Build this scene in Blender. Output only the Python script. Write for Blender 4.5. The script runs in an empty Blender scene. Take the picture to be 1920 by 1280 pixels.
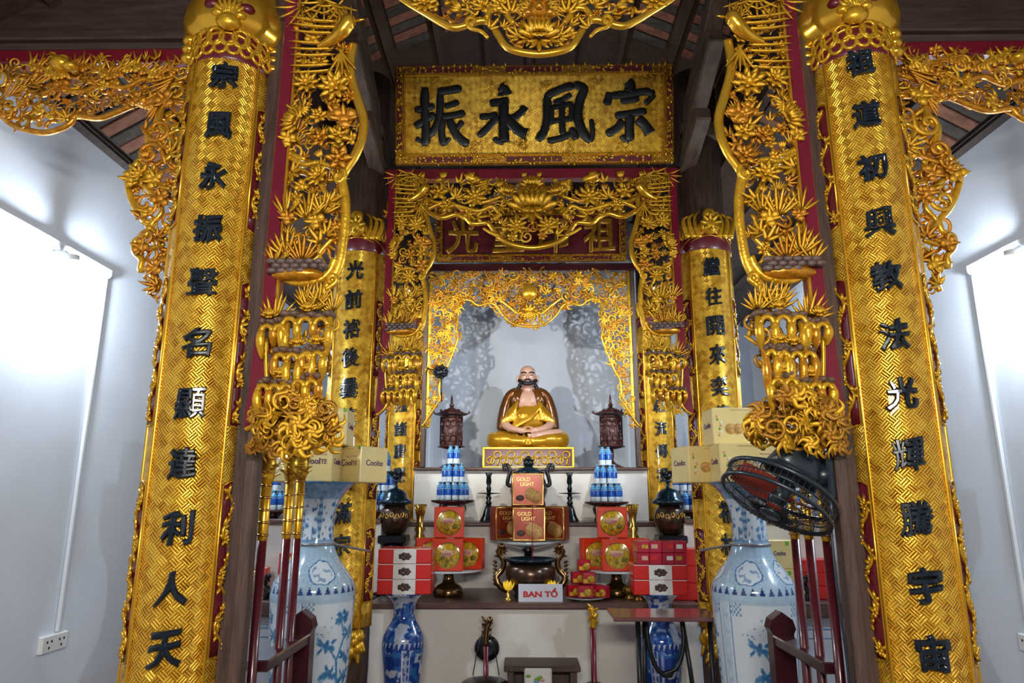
import bpy, bmesh, math, random
from math import pi, sin, cos, radians, sqrt, atan2
from mathutils import Vector, Matrix, Euler, noise as mnoise

scene = bpy.context.scene
COL = scene.collection

# ------------------------------------------------------------------ camera
CAM = Vector((-0.082, 0.0, 1.65)); PITCH = radians(12.8); YAW = radians(0.86); FPX = 1300.0
cd = bpy.data.cameras.new('camera'); cam = bpy.data.objects.new('camera', cd); COL.objects.link(cam)
cam.location = CAM; cam.rotation_euler = (pi/2 + PITCH, 0, YAW)
cd.sensor_width = 36; cd.lens = FPX/1920*36; cd.clip_start = .02; cd.clip_end = 60
scene.camera = cam

# ------------------------------------------------------------------ world, lights, exposure
w = bpy.data.worlds.new('world'); scene.world = w; w.use_nodes = True
w.node_tree.nodes['Background'].inputs[0].default_value = (.62, .72, .95, 1)
w.node_tree.nodes['Background'].inputs[1].default_value = .10
scene.view_settings.view_transform = 'Standard'; scene.view_settings.look = 'None'
scene.view_settings.exposure = 0.75; scene.view_settings.gamma = 1
scene.view_settings.use_curve_mapping = False
try:
    cy = scene.cycles; cy.max_bounces = 4; cy.use_adaptive_sampling = True; cy.adaptive_threshold = .035; cy.adaptive_min_samples = 16; cy.diffuse_bounces = 3; cy.glossy_bounces = 2; cy.transmission_bounces = 2; cy.caustics_reflective = False; cy.caustics_refractive = False
except AttributeError: pass

def lamp(name, kind, loc, power, col, size=.1, target=None, sizey=None, spread=None, blend=None):
    l = bpy.data.lights.new(name, kind); l.energy = power; l.color = col
    if kind == 'AREA':
        l.size = size
        if sizey: l.shape = 'RECTANGLE'; l.size_y = sizey
        if spread: l.spread = spread
    elif kind == 'SPOT':
        l.shadow_soft_size = size; l.spot_size = spread; l.spot_blend = blend or .5
    else: l.shadow_soft_size = size
    o = bpy.data.objects.new(name, l); COL.objects.link(o); o.location = loc
    if target is not None:
        o.rotation_euler = (Vector(target)-Vector(loc)).to_track_quat('-Z', 'Y').to_euler()
    return o
def R(a): return radians(a)
COOL = (.78, .90, 1.0); NEUT = (1.0, .95, .86); WARM = (1.0, .80, .52)
# hall behind the camera: unseen area light added for frontal light, no fixture; low lamps in the shrine bays behind the frames
lamp('hall_tube_light', 'AREA', (0, -.9, 2.5), 76, NEUT, 1.6, (0, 4.0, 1.5), .22)
for s in (-1, 1):
    lamp('bay_bulb_light', 'POINT', (s*2.40, 6.0, 2.95), 30, COOL, .06)
    lamp('shrine_spot_light', 'SPOT', (s*1.04, 5.68, 3.36), 72, (1, .95, .84) if s < 0 else (.82, .90, 1), .012, (0, 8.3, 2.75), spread=R(86), blend=.6)

# ------------------------------------------------------------------ helpers
CP, SP, CY, SY = cos(PITCH), sin(PITCH), cos(YAW), sin(YAW)
def PX(x, y, Y):
    """point of the place that stands at depth Y and is seen at pixel (x, y) of the 1920x1280 photo"""
    u, v = x-960, 640-y
    yw = FPX*CP - v*SP; zw = FPX*SP + v*CP
    X2 = u*CY - yw*SY; Y2 = u*SY + yw*CY
    s = Y/Y2
    return Vector((CAM.x + X2*s, Y, CAM.z + zw*s))
def PZ(y, Y, x=960): return PX(x, y, Y).z
def R(a): return radians(a)

def clean_basis(*a): pass
WM = {}
def setup(o, parent=None, world=True):
    COL.objects.link(o)
    if parent is not None:
        o.parent = parent
        if world:
            o.matrix_parent_inverse = WM[parent.name].inverted(); WM[o.name] = o.matrix_basis.copy()
        else:
            WM[o.name] = WM[parent.name] @ o.matrix_basis
    else: WM[o.name] = o.matrix_basis.copy()
    return o
def tag(o, label=None, cat=None, group=None, kind=None):
    if label: o['label'] = label
    if cat: o['category'] = cat
    if group: o['group'] = group
    if kind: o['kind'] = kind
    return o
def thing(name, loc, label, cat, group=None, rz=0, rot=None):
    o = bpy.data.objects.new(name, None); o.empty_display_size = .05
    o.location = loc; o.rotation_euler = rot if rot else (0, 0, rz)
    setup(o); return tag(o, label, cat, group)
def inst(name, mesh, parent=None, loc=(0,0,0), rot=(0,0,0), sc=(1,1,1), world=False, mat=None):
    o = bpy.data.objects.new(name, mesh); o.location = loc; o.rotation_euler = rot
    o.scale = sc if hasattr(sc, '__len__') else (sc, sc, sc)
    setup(o, parent, world)
    return o

def catmull(pts, k=6):
    pts = [Vector(p) for p in pts]
    if len(pts) < 3: return pts
    out = []; n = len(pts)
    for i in range(n-1):
        p0 = pts[max(i-1, 0)]; p1 = pts[i]; p2 = pts[i+1]; p3 = pts[min(i+2, n-1)]
        for j in range(k):
            t = j/k
            out.append(.5*((2*p1) + (p2-p0)*t + (2*p0-5*p1+4*p2-p3)*t*t + (3*p1-p0-3*p2+p3)*t**3))
    out.append(pts[-1]); return out

class MB:
    def __init__(s): s.v = []; s.f = []; s.m = []; s.s = []; s.uv = None
    def add(s, vs, fs, m=0, smooth=True):
        b = len(s.v); s.v += [tuple(x) for x in vs]
        for f in fs: s.f.append([i+b for i in f]); s.m.append(m); s.s.append(smooth)
        return s
    def box(s, c, d, rz=0, bev=0, m=0, rot=None):
        c = Vector(c); h = Vector(d)/2; M = (rot if rot is not None else Matrix.Rotation(rz, 3, 'Z'))
        vs = []; fs = []
        if bev <= 0:
            for x in (-1, 1):
                for y in (-1, 1):
                    for z in (-1, 1): vs.append(c + M @ Vector((x*h.x, y*h.y, z*h.z)))
            fs = [(0,1,3,2), (4,6,7,5), (0,4,5,1), (2,3,7,6), (0,2,6,4), (1,5,7,3)]
        else:
            bev = min(bev, min(h)*.95); idx = {}; loc = []
            for x in (-1, 1):
                for y in (-1, 1):
                    for z in (-1, 1):
                        for a in range(3):
                            p = [x*(h.x-bev), y*(h.y-bev), z*(h.z-bev)]; p[a] = (x, y, z)[a]*h[a]
                            idx[(x, y, z, a)] = len(loc); loc.append(Vector(p))
            quads = []
            sg = ((-1,-1), (1,-1), (1,1), (-1,1))
            for a in range(3):
                b, e = (a+1) % 3, (a+2) % 3
                for q in (-1, 1):
                    f = []
                    for (i, j) in sg:
                        k = [0,0,0]; k[a] = q; k[b] = i; k[e] = j; f.append(idx[(*k, a)])
                    quads.append(f)
                for (i, j) in sg:
                    f = []
                    for (q, ax) in ((-1, b), (1, b), (1, e), (-1, e)):
                        k = [0,0,0]; k[a] = q; k[b] = i; k[e] = j; f.append(idx[(*k, ax)])
                    quads.append(f)
            for x in (-1, 1):
                for y in (-1, 1):
                    for z in (-1, 1): quads.append([idx[(x, y, z, a)] for a in range(3)])
            for f in quads:
                p = [loc[i] for i in f]; n = (p[1]-p[0]).cross(p[2]-p[0])
                if n.dot(sum(p, Vector())) < 0: f.reverse()
            vs = [c + M @ p for p in loc]; fs = quads
        return s.add(vs, fs, m, False)
    def tube(s, pts, r, n=6, flat=1.0, ref=None, m=0, closed=False):
        pts = [Vector(p) for p in pts]; k = len(pts)
        if k < 2: return s
        rr = [r]*k if not hasattr(r, '__len__') else list(r)
        if len(rr) != k: rr = [rr[0] + (rr[-1]-rr[0])*i/(k-1) for i in range(k)]
        vs = []; up = Vector(ref) if ref else None; fs = []
        for i in range(k):
            if closed: t = pts[(i+1) % k]-pts[i-1]
            else: t = pts[min(i+1, k-1)]-pts[max(i-1, 0)]
            if t.length < 1e-9: t = Vector((0,0,1))
            t.normalize()
            if up is None: up = Vector((0,1,0)) if abs(t.y) < .9 else Vector((1,0,0))
            a = up - t*up.dot(t)
            if a.length < 1e-6: a = t.orthogonal()
            a.normalize(); b = t.cross(a)
            if not ref: up = a
            for j in range(n):
                q = 2*pi*j/n
                vs.append(pts[i] + (a*cos(q)*flat + b*sin(q))*rr[i])
        for i in range(k if closed else k-1):
            i2 = (i+1) % k
            for j in range(n): fs.append((i*n+j, i*n+(j+1) % n, i2*n+(j+1) % n, i2*n+j))
        if not closed:
            fs.append(tuple(range(n-1, -1, -1))); fs.append(tuple((k-1)*n+j for j in range(n)))
        return s.add(vs, fs, m)
    def lathe(s, prof, n=24, c=(0,0,0), m=0, a0=0, a1=2*pi, sx=1, sy=1, mfun=None):
        c = Vector(c); vs = []; fs = []; full = abs(a1-a0-2*pi) < 1e-6; k = n if full else n+1
        for (r, z) in prof:
            for j in range(k):
                a = a0+(a1-a0)*j/n; vs.append((c.x+r*cos(a)*sx, c.y+r*sin(a)*sy, c.z+z))
        for i in range(len(prof)-1):
            for j in range(n):
                j2 = (j+1) % k; fs.append((i*k+j, i*k+j2, (i+1)*k+j2, (i+1)*k+j))
        if full:
            if prof[0][0] > 1e-5: fs.append(tuple(range(k-1, -1, -1)))
            if prof[-1][0] > 1e-5: fs.append(tuple((len(prof)-1)*k+j for j in range(k)))
        return s.add(vs, fs, m)
    def ball(s, c, r, n=10, m=0):
        r = r if hasattr(r, '__len__') else (r, r, r); c = Vector(c); h = max(4, n//2)
        vs = []; fs = []
        for i in range(1, h):
            t = pi*i/h
            for j in range(n):
                a = 2*pi*j/n; vs.append((c.x+r[0]*sin(t)*cos(a), c.y+r[1]*sin(t)*sin(a), c.z+r[2]*cos(t)))
        vs += [(c.x, c.y, c.z+r[2]), (c.x, c.y, c.z-r[2])]; T = (h-1)*n; B = T+1
        for i in range(h-2):
            for j in range(n): fs.append((i*n+j, (i+1)*n+j, (i+1)*n+(j+1) % n, i*n+(j+1) % n))
        for j in range(n):
            fs.append((T, j, (j+1) % n)); fs.append((B, (h-2)*n+(j+1) % n, (h-2)*n+j))
        return s.add(vs, fs, m)
    def prism(s, poly, y0, y1, m=0):
        """polygon of (x, z) pushed from y0 to y1"""
        k = len(poly); vs = [(p[0], y0, p[1]) for p in poly]+[(p[0], y1, p[1]) for p in poly]
        fs = [tuple(range(k)), tuple(range(2*k-1, k-1, -1))]+[(i, (i+1) % k, (i+1) % k+k, i+k) for i in range(k)]
        return s.add(vs, fs, m, False)
    def leaf(s, p, d, nrm, L, W, bend=.25, th=.25, m=0, k=4):
        """closed carved leaf: keeled front, flat back, curling along its length"""
        p = Vector(p); d = Vector(d).normalized(); nrm = Vector(nrm); nrm = (nrm-d*nrm.dot(d)).normalized(); sd = d.cross(nrm)
        vs = [p]; fs = []
        for i in range(1, k):
            t = i/k; wd = W*.5*sin(pi*t**.75)**.9; o = p+d*(L*t)+nrm*(bend*L*(t*t - .6*t)*1.6)
            vs += [o-sd*wd, o+nrm*(W*th), o+sd*wd, o-nrm*(W*th*.35)]
        vs.append(p+d*L+nrm*(bend*L*.64)); e = len(vs)-1
        for j in range(4):
            fs.append((0, 1+j, 1+(j+1) % 4)); fs.append((e, e-4+(j+1) % 4, e-4+j))
        for i in range(k-2):
            for j in range(4): fs.append((1+i*4+j, 5+i*4+j, 5+i*4+(j+1) % 4, 1+i*4+(j+1) % 4))
        return s.add(vs, fs, m)
    def grid(s, fn, nu, nv, m=0, smooth=True):
        vs = [fn(i/nu, j/nv) for j in range(nv+1) for i in range(nu+1)]
        fs = [(j*(nu+1)+i, j*(nu+1)+i+1, (j+1)*(nu+1)+i+1, (j+1)*(nu+1)+i) for j in range(nv) for i in range(nu)]
        return s.add(vs, fs, m, smooth)
    def mesh(s, name, mats, recalc=True):
        me = bpy.data.meshes.new(name); me.from_pydata(s.v, [], s.f)
        mats = mats if isinstance(mats, (list, tuple)) else [mats]
        for mt in mats: me.materials.append(M[mt] if isinstance(mt, str) else mt)
        me.polygons.foreach_set('use_smooth', s.s); me.polygons.foreach_set('material_index', s.m)
        if recalc:
            b = bmesh.new(); b.from_mesh(me); bmesh.ops.recalc_face_normals(b, faces=b.faces); b.to_mesh(me); b.free()
        me.update(); return me
    def build(s, name, mats, parent=None, world=True, recalc=True):
        return inst(name, s.mesh(name, mats, recalc), parent, world=world)

# ------------------------------------------------------------------ materials
M = {}
def newmat(name):
    m = bpy.data.materials.new(name); m.use_nodes = True; M[name] = m
    nt = m.node_tree; b = nt.nodes['Principled BSDF']
    return m, nt, b
def N(nt, typ, **kw):
    n = nt.nodes.new(typ)
    for k, v in kw.items():
        if k.startswith('i_'): n.inputs[int(k[2:]) if k[2:].isdigit() else k[2:]].default_value = v
        else: setattr(n, k, v)
    return n
def ramp(nt, fac, stops, interp='LINEAR'):
    r = N(nt, 'ShaderNodeValToRGB'); r.color_ramp.interpolation = interp
    els = r.color_ramp.elements
    while len(els) > 1: els.remove(els[-1])
    els[0].position = stops[0][0]; els[0].color = (*stops[0][1], 1)
    for p, c in stops[1:]:
        e = els.new(p); e.color = (*c, 1)
    nt.links.new(fac, r.inputs[0]); return r.outputs[0]
def math_(nt, op, a, b=None, c=None):
    n = N(nt, 'ShaderNodeMath', operation=op)
    for i, x in enumerate((a, b, c)):
        if x is None: continue
        if isinstance(x, (int, float)): n.inputs[i].default_value = x
        else: nt.links.new(x, n.inputs[i])
    return n.outputs[0]
def simple(name, col, rough=.5, metal=0, var=.12, scale=30, bump=0, coat=0, emis=None, spec=.5, bscale=None, stretch=None, trans=0, ior=1.45):
    m, nt, b = newmat(name)
    tc = N(nt, 'ShaderNodeTexCoord'); src = tc.outputs['Object']
    if stretch:
        mp = N(nt, 'ShaderNodeMapping'); mp.inputs['Scale'].default_value = stretch; nt.links.new(src, mp.inputs[0]); src = mp.outputs[0]
    if var or bump:
        no = N(nt, 'ShaderNodeTexNoise'); no.inputs['Scale'].default_value = scale; no.inputs['Detail'].default_value = 5; nt.links.new(src, no.inputs['Vector'])
    if var:
        lo = tuple(max(0, c*(1-var*1.6)) for c in col); hi = tuple(min(1, c*(1+var)) for c in col)
        nt.links.new(ramp(nt, no.outputs[0], [(.25, lo), (.75, hi)]), b.inputs['Base Color'])
    else: b.inputs['Base Color'].default_value = (*col, 1)
    if bump:
        n2 = no
        if bscale:
            n2 = N(nt, 'ShaderNodeTexNoise'); n2.inputs['Scale'].default_value = bscale; n2.inputs['Detail'].default_value = 4; nt.links.new(src, n2.inputs['Vector'])
        bp = N(nt, 'ShaderNodeBump'); bp.inputs['Strength'].default_value = bump; bp.inputs['Distance'].default_value = .01
        nt.links.new(n2.outputs[0], bp.inputs['Height']); nt.links.new(bp.outputs[0], b.inputs['Normal'])
    b.inputs['Roughness'].default_value = rough; b.inputs['Metallic'].default_value = metal
    b.inputs['Coat Weight'].default_value = coat; b.inputs['Coat Roughness'].default_value = .12
    b.inputs['Specular IOR Level'].default_value = spec
    if trans: b.inputs['Transmission Weight'].default_value = trans; b.inputs['IOR'].default_value = ior
    if emis: b.inputs['Emission Color'].default_value = (*emis[0], 1); b.inputs['Emission Strength'].default_value = emis[1]
    return m

simple('gold', (.88, .45, .022), .30, .60, .22, 40, .25, .25, bscale=70)
simple('gold_deep', (.72, .30, .015), .30, .60, .28, 40, .25, .3, bscale=70)
simple('gold_smooth', (.88, .47, .03), .24, .75, .10, 12, .06, .3)
simple('gold_dark', (.52, .24, .02), .33, .70, .3, 45, .3, .2, bscale=80)
simple('red_lacquer', (.17, .006, .018), .28, 0, .15, 6, .04, .5)
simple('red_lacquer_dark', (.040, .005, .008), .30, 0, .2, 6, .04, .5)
simple('maroon', (.13, .006, .014), .38, 0, .2, 30, .1, .2)
simple('wood_brown', (.085, .048, .034), .55, 0, .35, 9, .25, .05, stretch=(6, 6, .7), bscale=20)
simple('wood_beam', (.055, .030, .022), .55, 0, .35, 6, .25, .05, stretch=(.8, 6, 6))
simple('wood_depth', (.085, .050, .030), .75, 0, .35, 6, .25, .0, stretch=(6, .8, 6))
simple('wood_stand', (.075, .022, .018), .3, 0, .3, 14, .1, .3)
simple('shelf_wood', (.13, .065, .05), .4, 0, .25, 10, .1, .2, stretch=(1, 8, 8))
simple('plaster', (.70, .76, .85), .85, 0, .03, 3, .04, 0)
simple('altar_white', (.84, .79, .71), .7, 0, .04, 4, .03, 0)
simple('cabinet_white', (.72, .77, .85), .4, 0, .02, 4, 0, .1)
simple('ink', (.006, .012, .020), .22, 0, .1, 20, 0, .6)
simple('ink_black', (.005, .006, .006), .4, 0, .1, 20, 0, .1)
simple('floor_tile', (.20, .10, .07), .35, 0, .2, 5, .05, .2)
simple('tile_red', (.24, .095, .055), .85, 0, .3, 20, .3)
simple('tile_grey', (.07, .055, .045), .9, 0, .3, 20, .3)
simple('bronze_black', (.012, .014, .018), .30, .55, .3, 25, .15, .3)
simple('bronze_brown', (.085, .045, .025), .28, .7, .4, 30, .2, .3)
simple('bronze_blue', (.010, .035, .06), .22, .5, .2, 15, .05, .4)
simple('brass', (.60, .34, .08), .22, .9, .2, 20, .08, .2)
simple('brass_bright', (.85, .52, .10), .2, .9, .15, 20, .1, .2)
simple('brass_dark', (.22, .12, .045), .2, .9, .25, 12, .05, .3)
simple('porcelain', (.72, .78, .82), .12, 0, .04, 8, 0, .6)
simple('white_plastic', (.8, .8, .8), .3, 0, .02, 8, 0, .2)
simple('white_card', (.80, .79, .76), .35, 0, .03, 8, 0, .3)
simple('red_card', (.70, .016, .012), .3, 0, .06, 10, 0, .4)
simple('crimson_card', (.46, .008, .035), .3, 0, .1, 14, 0, .4)
simple('orange_red_card', (.78, .045, .006), .3, 0, .06, 10, 0, .4)
simple('cream_card', (.86, .68, .28), .38, 0, .05, 6, 0, .25)
simple('cream_card_side', (.72, .49, .14), .38, 0, .05, 6, 0, .25)
simple('gold_foil', (.90, .60, .16), .22, .85, .05, 10, 0, .3)
simple('tin_brown', (.33, .045, .012), .28, .3, .15, 12, 0, .4)
simple('biscuit', (.62, .34, .10), .6, 0, .3, 60, .3)
simple('choc', (.07, .025, .015), .5, 0, .4, 60, .3)
simple('cookie_yellow', (.74, .40, .02), .35, 0, .5, 45, 0, .3)
simple('olive', (.20, .17, .02), .4, 0, .3, 30)
simple('pink', (.72, .42, .30), .5, 0, .2, 30)
simple('green_leaf', (.20, .45, .03), .5, 0, .2, 30)
simple('purple_ink', (.065, .018, .12), .4, 0, 0)
simple('text_red', (.62, .008, .015), .4, 0, 0)
simple('text_gold', (.95, .66, .20), .3, .4, 0)
simple('bottle_blue', (.015, .14, .62), .2, 0, .45, 55, 0, .5)
simple('bottle_sky', (.10, .42, .85), .2, 0, .3, 60, 0, .5)
simple('bottle_clear', (.75, .85, .93), .1, 0, .08, 40, .1, .6, spec=.8)
simple('lotus_yellow', (.95, .62, .02), .35, 0, .15, 12, 0, .3, emis=((1, .62, .05), .25))
simple('sign_white', (.72, .75, .84), .3, 0, .02, 5, 0, .3)
simple('fan_plastic', (.012, .022, .032), .35, 0, .1, 10, 0, .2)
simple('fan_blade', (.26, .035, .02), .25, 0, .1, 10, 0, .4)
simple('steel_black', (.012, .014, .018), .35, .4, .1, 20)
simple('table_top', (.19, .085, .085), .16, 0, .2, 6, .02, .6, stretch=(1, 7, 1))
simple('wire_grey', (.32, .31, .31), .3, .6, .1, 10)
simple('skin_paint', (.64, .36, .25), .32, 0, .05, 20, 0, .4)
simple('robe_gold', (.80, .40, .02), .22, .6, .15, 9, .05, .4)
simple('robe_brown', (.19, .065, .012), .22, .45, .25, 9, .05, .4)
simple('hair_black', (.012, .014, .022), .4, 0, .1, 20, .1)
simple('lip_red', (.45, .09, .08), .4, 0, 0)
simple('conduit', (.72, .76, .80), .4, 0, .02, 5)
simple('bulb_glow', (1, 1, 1), .4, 0, 0, emis=((.78, .90, 1), 820))
simple('bulb_small', (1, 1, 1), .4, 0, 0, emis=((1, .95, .86), 20))
simple('rock_top', (.17, .10, .065), .6, .1, .35, 40, .4)
simple('scale_grey', (.17, .115, .10), .5, .1, .35, 40, .3)
simple('lantern_paper', (.30, .16, .15), .6, 0, .2, 12)
simple('spear_red', (.085, .006, .012), .28, 0, .2, 8, .04, .5)
simple('lantern_wood', (.07, .018, .014), .35, 0, .3, 16, .1, .2)

def gold_fret():
    """embossed swastika-fret gold leaf: diagonal cells of alternating stripes, laid out in metres on the UV map"""
    m, nt, b = newmat('gold_fret'); L = nt.links.new
    uv = N(nt, 'ShaderNodeUVMap'); mp = N(nt, 'ShaderNodeMapping'); mp.inputs['Rotation'].default_value = (0, 0, pi/4)
    mp.inputs['Scale'].default_value = (1/.031,)*3; L(uv.outputs[0], mp.inputs[0])
    sx = N(nt, 'ShaderNodeSeparateXYZ'); L(mp.outputs[0], sx.inputs[0]); X, Y = sx.outputs[0], sx.outputs[1]
    fx = math_(nt, 'FLOOR', X); fy = math_(nt, 'FLOOR', Y)
    ck = math_(nt, 'MODULO', math_(nt, 'ABSOLUTE', math_(nt, 'ADD', fx, fy)), 2)
    a = math_(nt, 'ADD', math_(nt, 'MULTIPLY', X, math_(nt, 'SUBTRACT', 1, ck)), math_(nt, 'MULTIPLY', Y, ck))
    st = math_(nt, 'PINGPONG', math_(nt, 'MULTIPLY', a, 3), .5)
    st = math_(nt, 'MULTIPLY', st, 2)
    stp = math_(nt, 'SMOOTH_MIN', math_(nt, 'MULTIPLY', st, 1.6), 1, .2)
    tc = N(nt, 'ShaderNodeTexCoord'); no = N(nt, 'ShaderNodeTexNoise'); no.inputs['Scale'].default_value = 28; no.inputs['Detail'].default_value = 5; L(tc.outputs['Object'], no.inputs['Vector'])
    wn = N(nt, 'ShaderNodeTexWhiteNoise'); wn.noise_dimensions = '2D'; cb = N(nt, 'ShaderNodeCombineXYZ'); L(fx, cb.inputs[0]); L(fy, cb.inputs[1]); L(cb.outputs[0], wn.inputs['Vector'])
    f = math_(nt, 'ADD', math_(nt, 'MULTIPLY', stp, .34), math_(nt, 'ADD', math_(nt, 'MULTIPLY', no.outputs[0], .42), math_(nt, 'MULTIPLY', wn.outputs[0], .26)))
    L(ramp(nt, f, [(.24, (.17, .066, .004)), (.5, (.74, .34, .012)), (.74, (1.0, .62, .06))]), b.inputs['Base Color'])
    hgt = math_(nt, 'ADD', stp, math_(nt, 'ADD', math_(nt, 'MULTIPLY', no.outputs[0], 1.2), math_(nt, 'MULTIPLY', wn.outputs[0], .8)))
    bp = N(nt, 'ShaderNodeBump'); bp.inputs['Strength'].default_value = .55; bp.inputs['Distance'].default_value = .006
    L(hgt, bp.inputs['Height']); L(bp.outputs[0], b.inputs['Normal'])
    b.inputs['Metallic'].default_value = .55; b.inputs['Roughness'].default_value = .32; b.inputs['Coat Weight'].default_value = .2
gold_fret()

def vcol_mat(name, rough=.12):
    m, nt, b = newmat(name); a = N(nt, 'ShaderNodeVertexColor'); a.layer_name = 'paint'
    nt.links.new(a.outputs[0], b.inputs['Base Color']); b.inputs['Roughness'].default_value = rough; b.inputs['Coat Weight'].default_value = .6
vcol_mat('painted_porcelain')

# ------------------------------------------------------------------ lettering
GL = {}
def glyph(ch, bold=.03, depth=.03, res=3, slant=0.0):
    """mesh data of one piece of lettering, 1 unit tall cap box, facing -Y, centred"""
    key = (ch, bold, depth, res, slant)
    if key in GL: return GL[key]
    c = bpy.data.curves.new('lettering', 'FONT'); c.body = ch; c.size = 1; c.bevel_depth = bold; c.bevel_resolution = 1; c.extrude = depth; c.resolution_u = res
    c.align_x = 'CENTER'
    o = bpy.data.objects.new('lettering', c); me = bpy.data.meshes.new_from_object(o)
    vs = [v.co.copy() for v in me.vertices]
    x0 = min(v.x for v in vs); x1 = max(v.x for v in vs); y0 = min(v.y for v in vs); y1 = max(v.y for v in vs)
    for v in me.vertices:
        x = v.co.x-(x0+x1)/2; y = v.co.y-(y0+y1)/2
        if slant:      # hand-written wobble for the brushed characters
            n1 = mnoise.noise(Vector((x*2.3, y*2.3, ord(ch[0])*.37))); n2 = mnoise.noise(Vector((x*2.3+9, y*2.3, ord(ch[0])*.37)))
            n3 = mnoise.noise(Vector((x*7+3, y*7, ord(ch[0])*.21))); n4 = mnoise.noise(Vector((x*7, y*7+5, ord(ch[0])*.21)))
            x += .07*n1+.022*n3; y += .07*n2+.022*n4
        v.co = (x, -v.co.z, y + slant*x)
    me.materials.clear(); bpy.data.objects.remove(o); bpy.data.curves.remove(c)
    GL[key] = (me, x1-x0, y1-y0); return GL[key]
def lettering(name, ch, mat, parent, loc, size, bold=.03, depth=.03, wide=1.0, rot=(0,0,0), world=False, slant=0, fit=None):
    me, w_, h_ = glyph(ch, bold, depth, 3, slant); me = me.copy(); me.materials.append(M[mat])
    sx = sz = size
    if fit: sx = fit[0]/w_; sz = fit[1]/h_
    for v in me.vertices: v.co = (v.co.x*sx*wide, v.co.y*(min(sx, sz) if fit else size), v.co.z*sz)
    return inst(name, me, parent, loc, rot, world=world)
def glyph_on_column(name, ch, mat, parent, cx, cy, rad, z, size, ang=0, fit=None, bold=.05):
    me, w_, h_ = glyph(ch, bold, .03, 3, .09); b = bmesh.new(); b.from_mesh(me)
    sx = (fit[0]/w_) if fit else size; sz = (fit[1]/h_) if fit else size
    hw = w_/2
    for k in range(-4, 5):
        g = b.verts[:]+b.edges[:]+b.faces[:]
        bmesh.ops.bisect_plane(b, geom=g, plane_co=(hw*k/4.5, 0, 0), plane_no=(1, 0, 0))
    for v in b.verts:
        a = -pi/2+ang+v.co.x*sx/rad; r = rad + .004 - v.co.y*.22
        # brush swell: strokes spread a little towards the right and the foot
        v.co = (cx+r*cos(a), cy+r*sin(a), z+v.co.z*sz)
    m2 = bpy.data.meshes.new(name); b.to_mesh(m2); b.free(); m2.materials.append(M[mat])
    return inst(name, m2, parent, world=True)
# ================================================================== THE SETTING
def struct(name, mb, mat): return tag(mb.build(name, mat), kind='structure')
WX = 2.62; YB = 8.85
struct('floor', MB().box((0, 3.2, -.05), (5.6, 12.6, .1)), 'floor_tile')
for s, nm in ((-1, 'wall_left'), (1, 'wall_right')):
    struct(nm, MB().box((s*(WX+.06), 3.2, 1.88), (.12, 12.6, 3.76)), 'plaster')
struct('wall_back', MB().box((0, YB+.06, 3.0), (5.4, .12, 6.2)), 'plaster')
# roof: a nave gable over the shrine and two lower aisle slopes, boards closing the steps between
ceil = struct('ceiling', MB(), 'wood_beam')
def slope(xa, za, xb, zb, y0, y1, th=.05):
    mb = MB(); d = Vector((xb-xa, 0, zb-za)); n = Vector((-d.z, 0, d.x)).normalized()
    if n.z < 0: n = -n
    a = Vector((xa, 0, za)); b = Vector((xb, 0, zb)); vs = []
    for p in (a, b, b+n*th, a+n*th):
        for y in (y0, y1): vs.append((p.x, y, p.z))
    return mb.add(vs, [(0,2,3,1), (2,4,5,3), (4,6,7,5), (6,0,1,7), (0,6,4,2), (1,3,5,7)], 0, False)
NZ0, NZ1, AZ0, AZ1, NX = 5.20, 5.95, 3.78, 4.40, 1.62
rnd = random.Random(5)
tile_mesh = {}
for k in ('tile_red', 'tile_grey'):
    tile_mesh[k] = MB().box((0, 0, 0), (.30, .088, .022), bev=.004).mesh('tile', k)
for s in (-1, 1):
    for (xa, za, xb, zb, nmb) in ((s*NX, NZ0, 0, NZ1, 'nave'), (s*WX, AZ0, s*NX, AZ1, 'aisle')):
        slope(xa, za, xb, zb, 2.0, YB+.1).build('roof_board', 'wood_beam', ceil)
        d = Vector((xb-xa, 0, zb-za)); Ln = d.length; d.normalize(); ang = atan2(d.z, d.x)
        k = int(Ln/.36)
        for i in range(k+1):                              # battens running with the ridge
            p = Vector((xa, 0, za))+d*(Ln*i/k); 
            MB().box((p.x, 5.2, p.z-.045), (.05, 6.2, .055), rot=Matrix.Rotation(-ang, 3, 'Y')).build('batten', 'wood_beam', ceil)
        y0, y1 = (3.3, 5.3) if nmb == 'nave' else (3.1, 4.9)
        ny = int((y1-y0)/.105)
        for i in range(k):
            p = Vector((xa, 0, za))+d*(Ln*(i+.5)/k)
            for j in range(ny):
                kk = 'tile_red' if (j+i) % 2 == 0 else 'tile_grey'
                inst('tile', tile_mesh[kk], ceil, (p.x, y0+.105*j+rnd.uniform(-.006, .006), p.z-.022+rnd.uniform(-.004, .004)), (0, -ang, 0), world=True)
    MB().box((s*NX, 5.2, (AZ1+NZ0)/2), (.04, 6.6, NZ0-AZ1+.1)).build('clerestory_board', 'wood_beam', ceil)

# long beams over the side bays
for s, nm in ((-1, 'left'), (1, 'right')):
    t = thing('cross_beam', (s*2.1, 2.9, 3.72), 'dark brown beam with a red lower rail over the %s side bay' % nm, 'beam')
    z0 = 3.70
    MB().box((s*2.12, 2.92, z0+.17), (1.15, .22, .34), bev=.02).build('beam', 'wood_beam', t)
    MB().box((s*2.12, 2.80, z0+.045), (1.15, .05, .05), bev=.008).build('moulding', 'wood_beam', t)
    MB().box((s*2.12, 2.86, z0-.035), (1.15, .07, .07), bev=.006).build('red_rail', 'red_lacquer', t)
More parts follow.
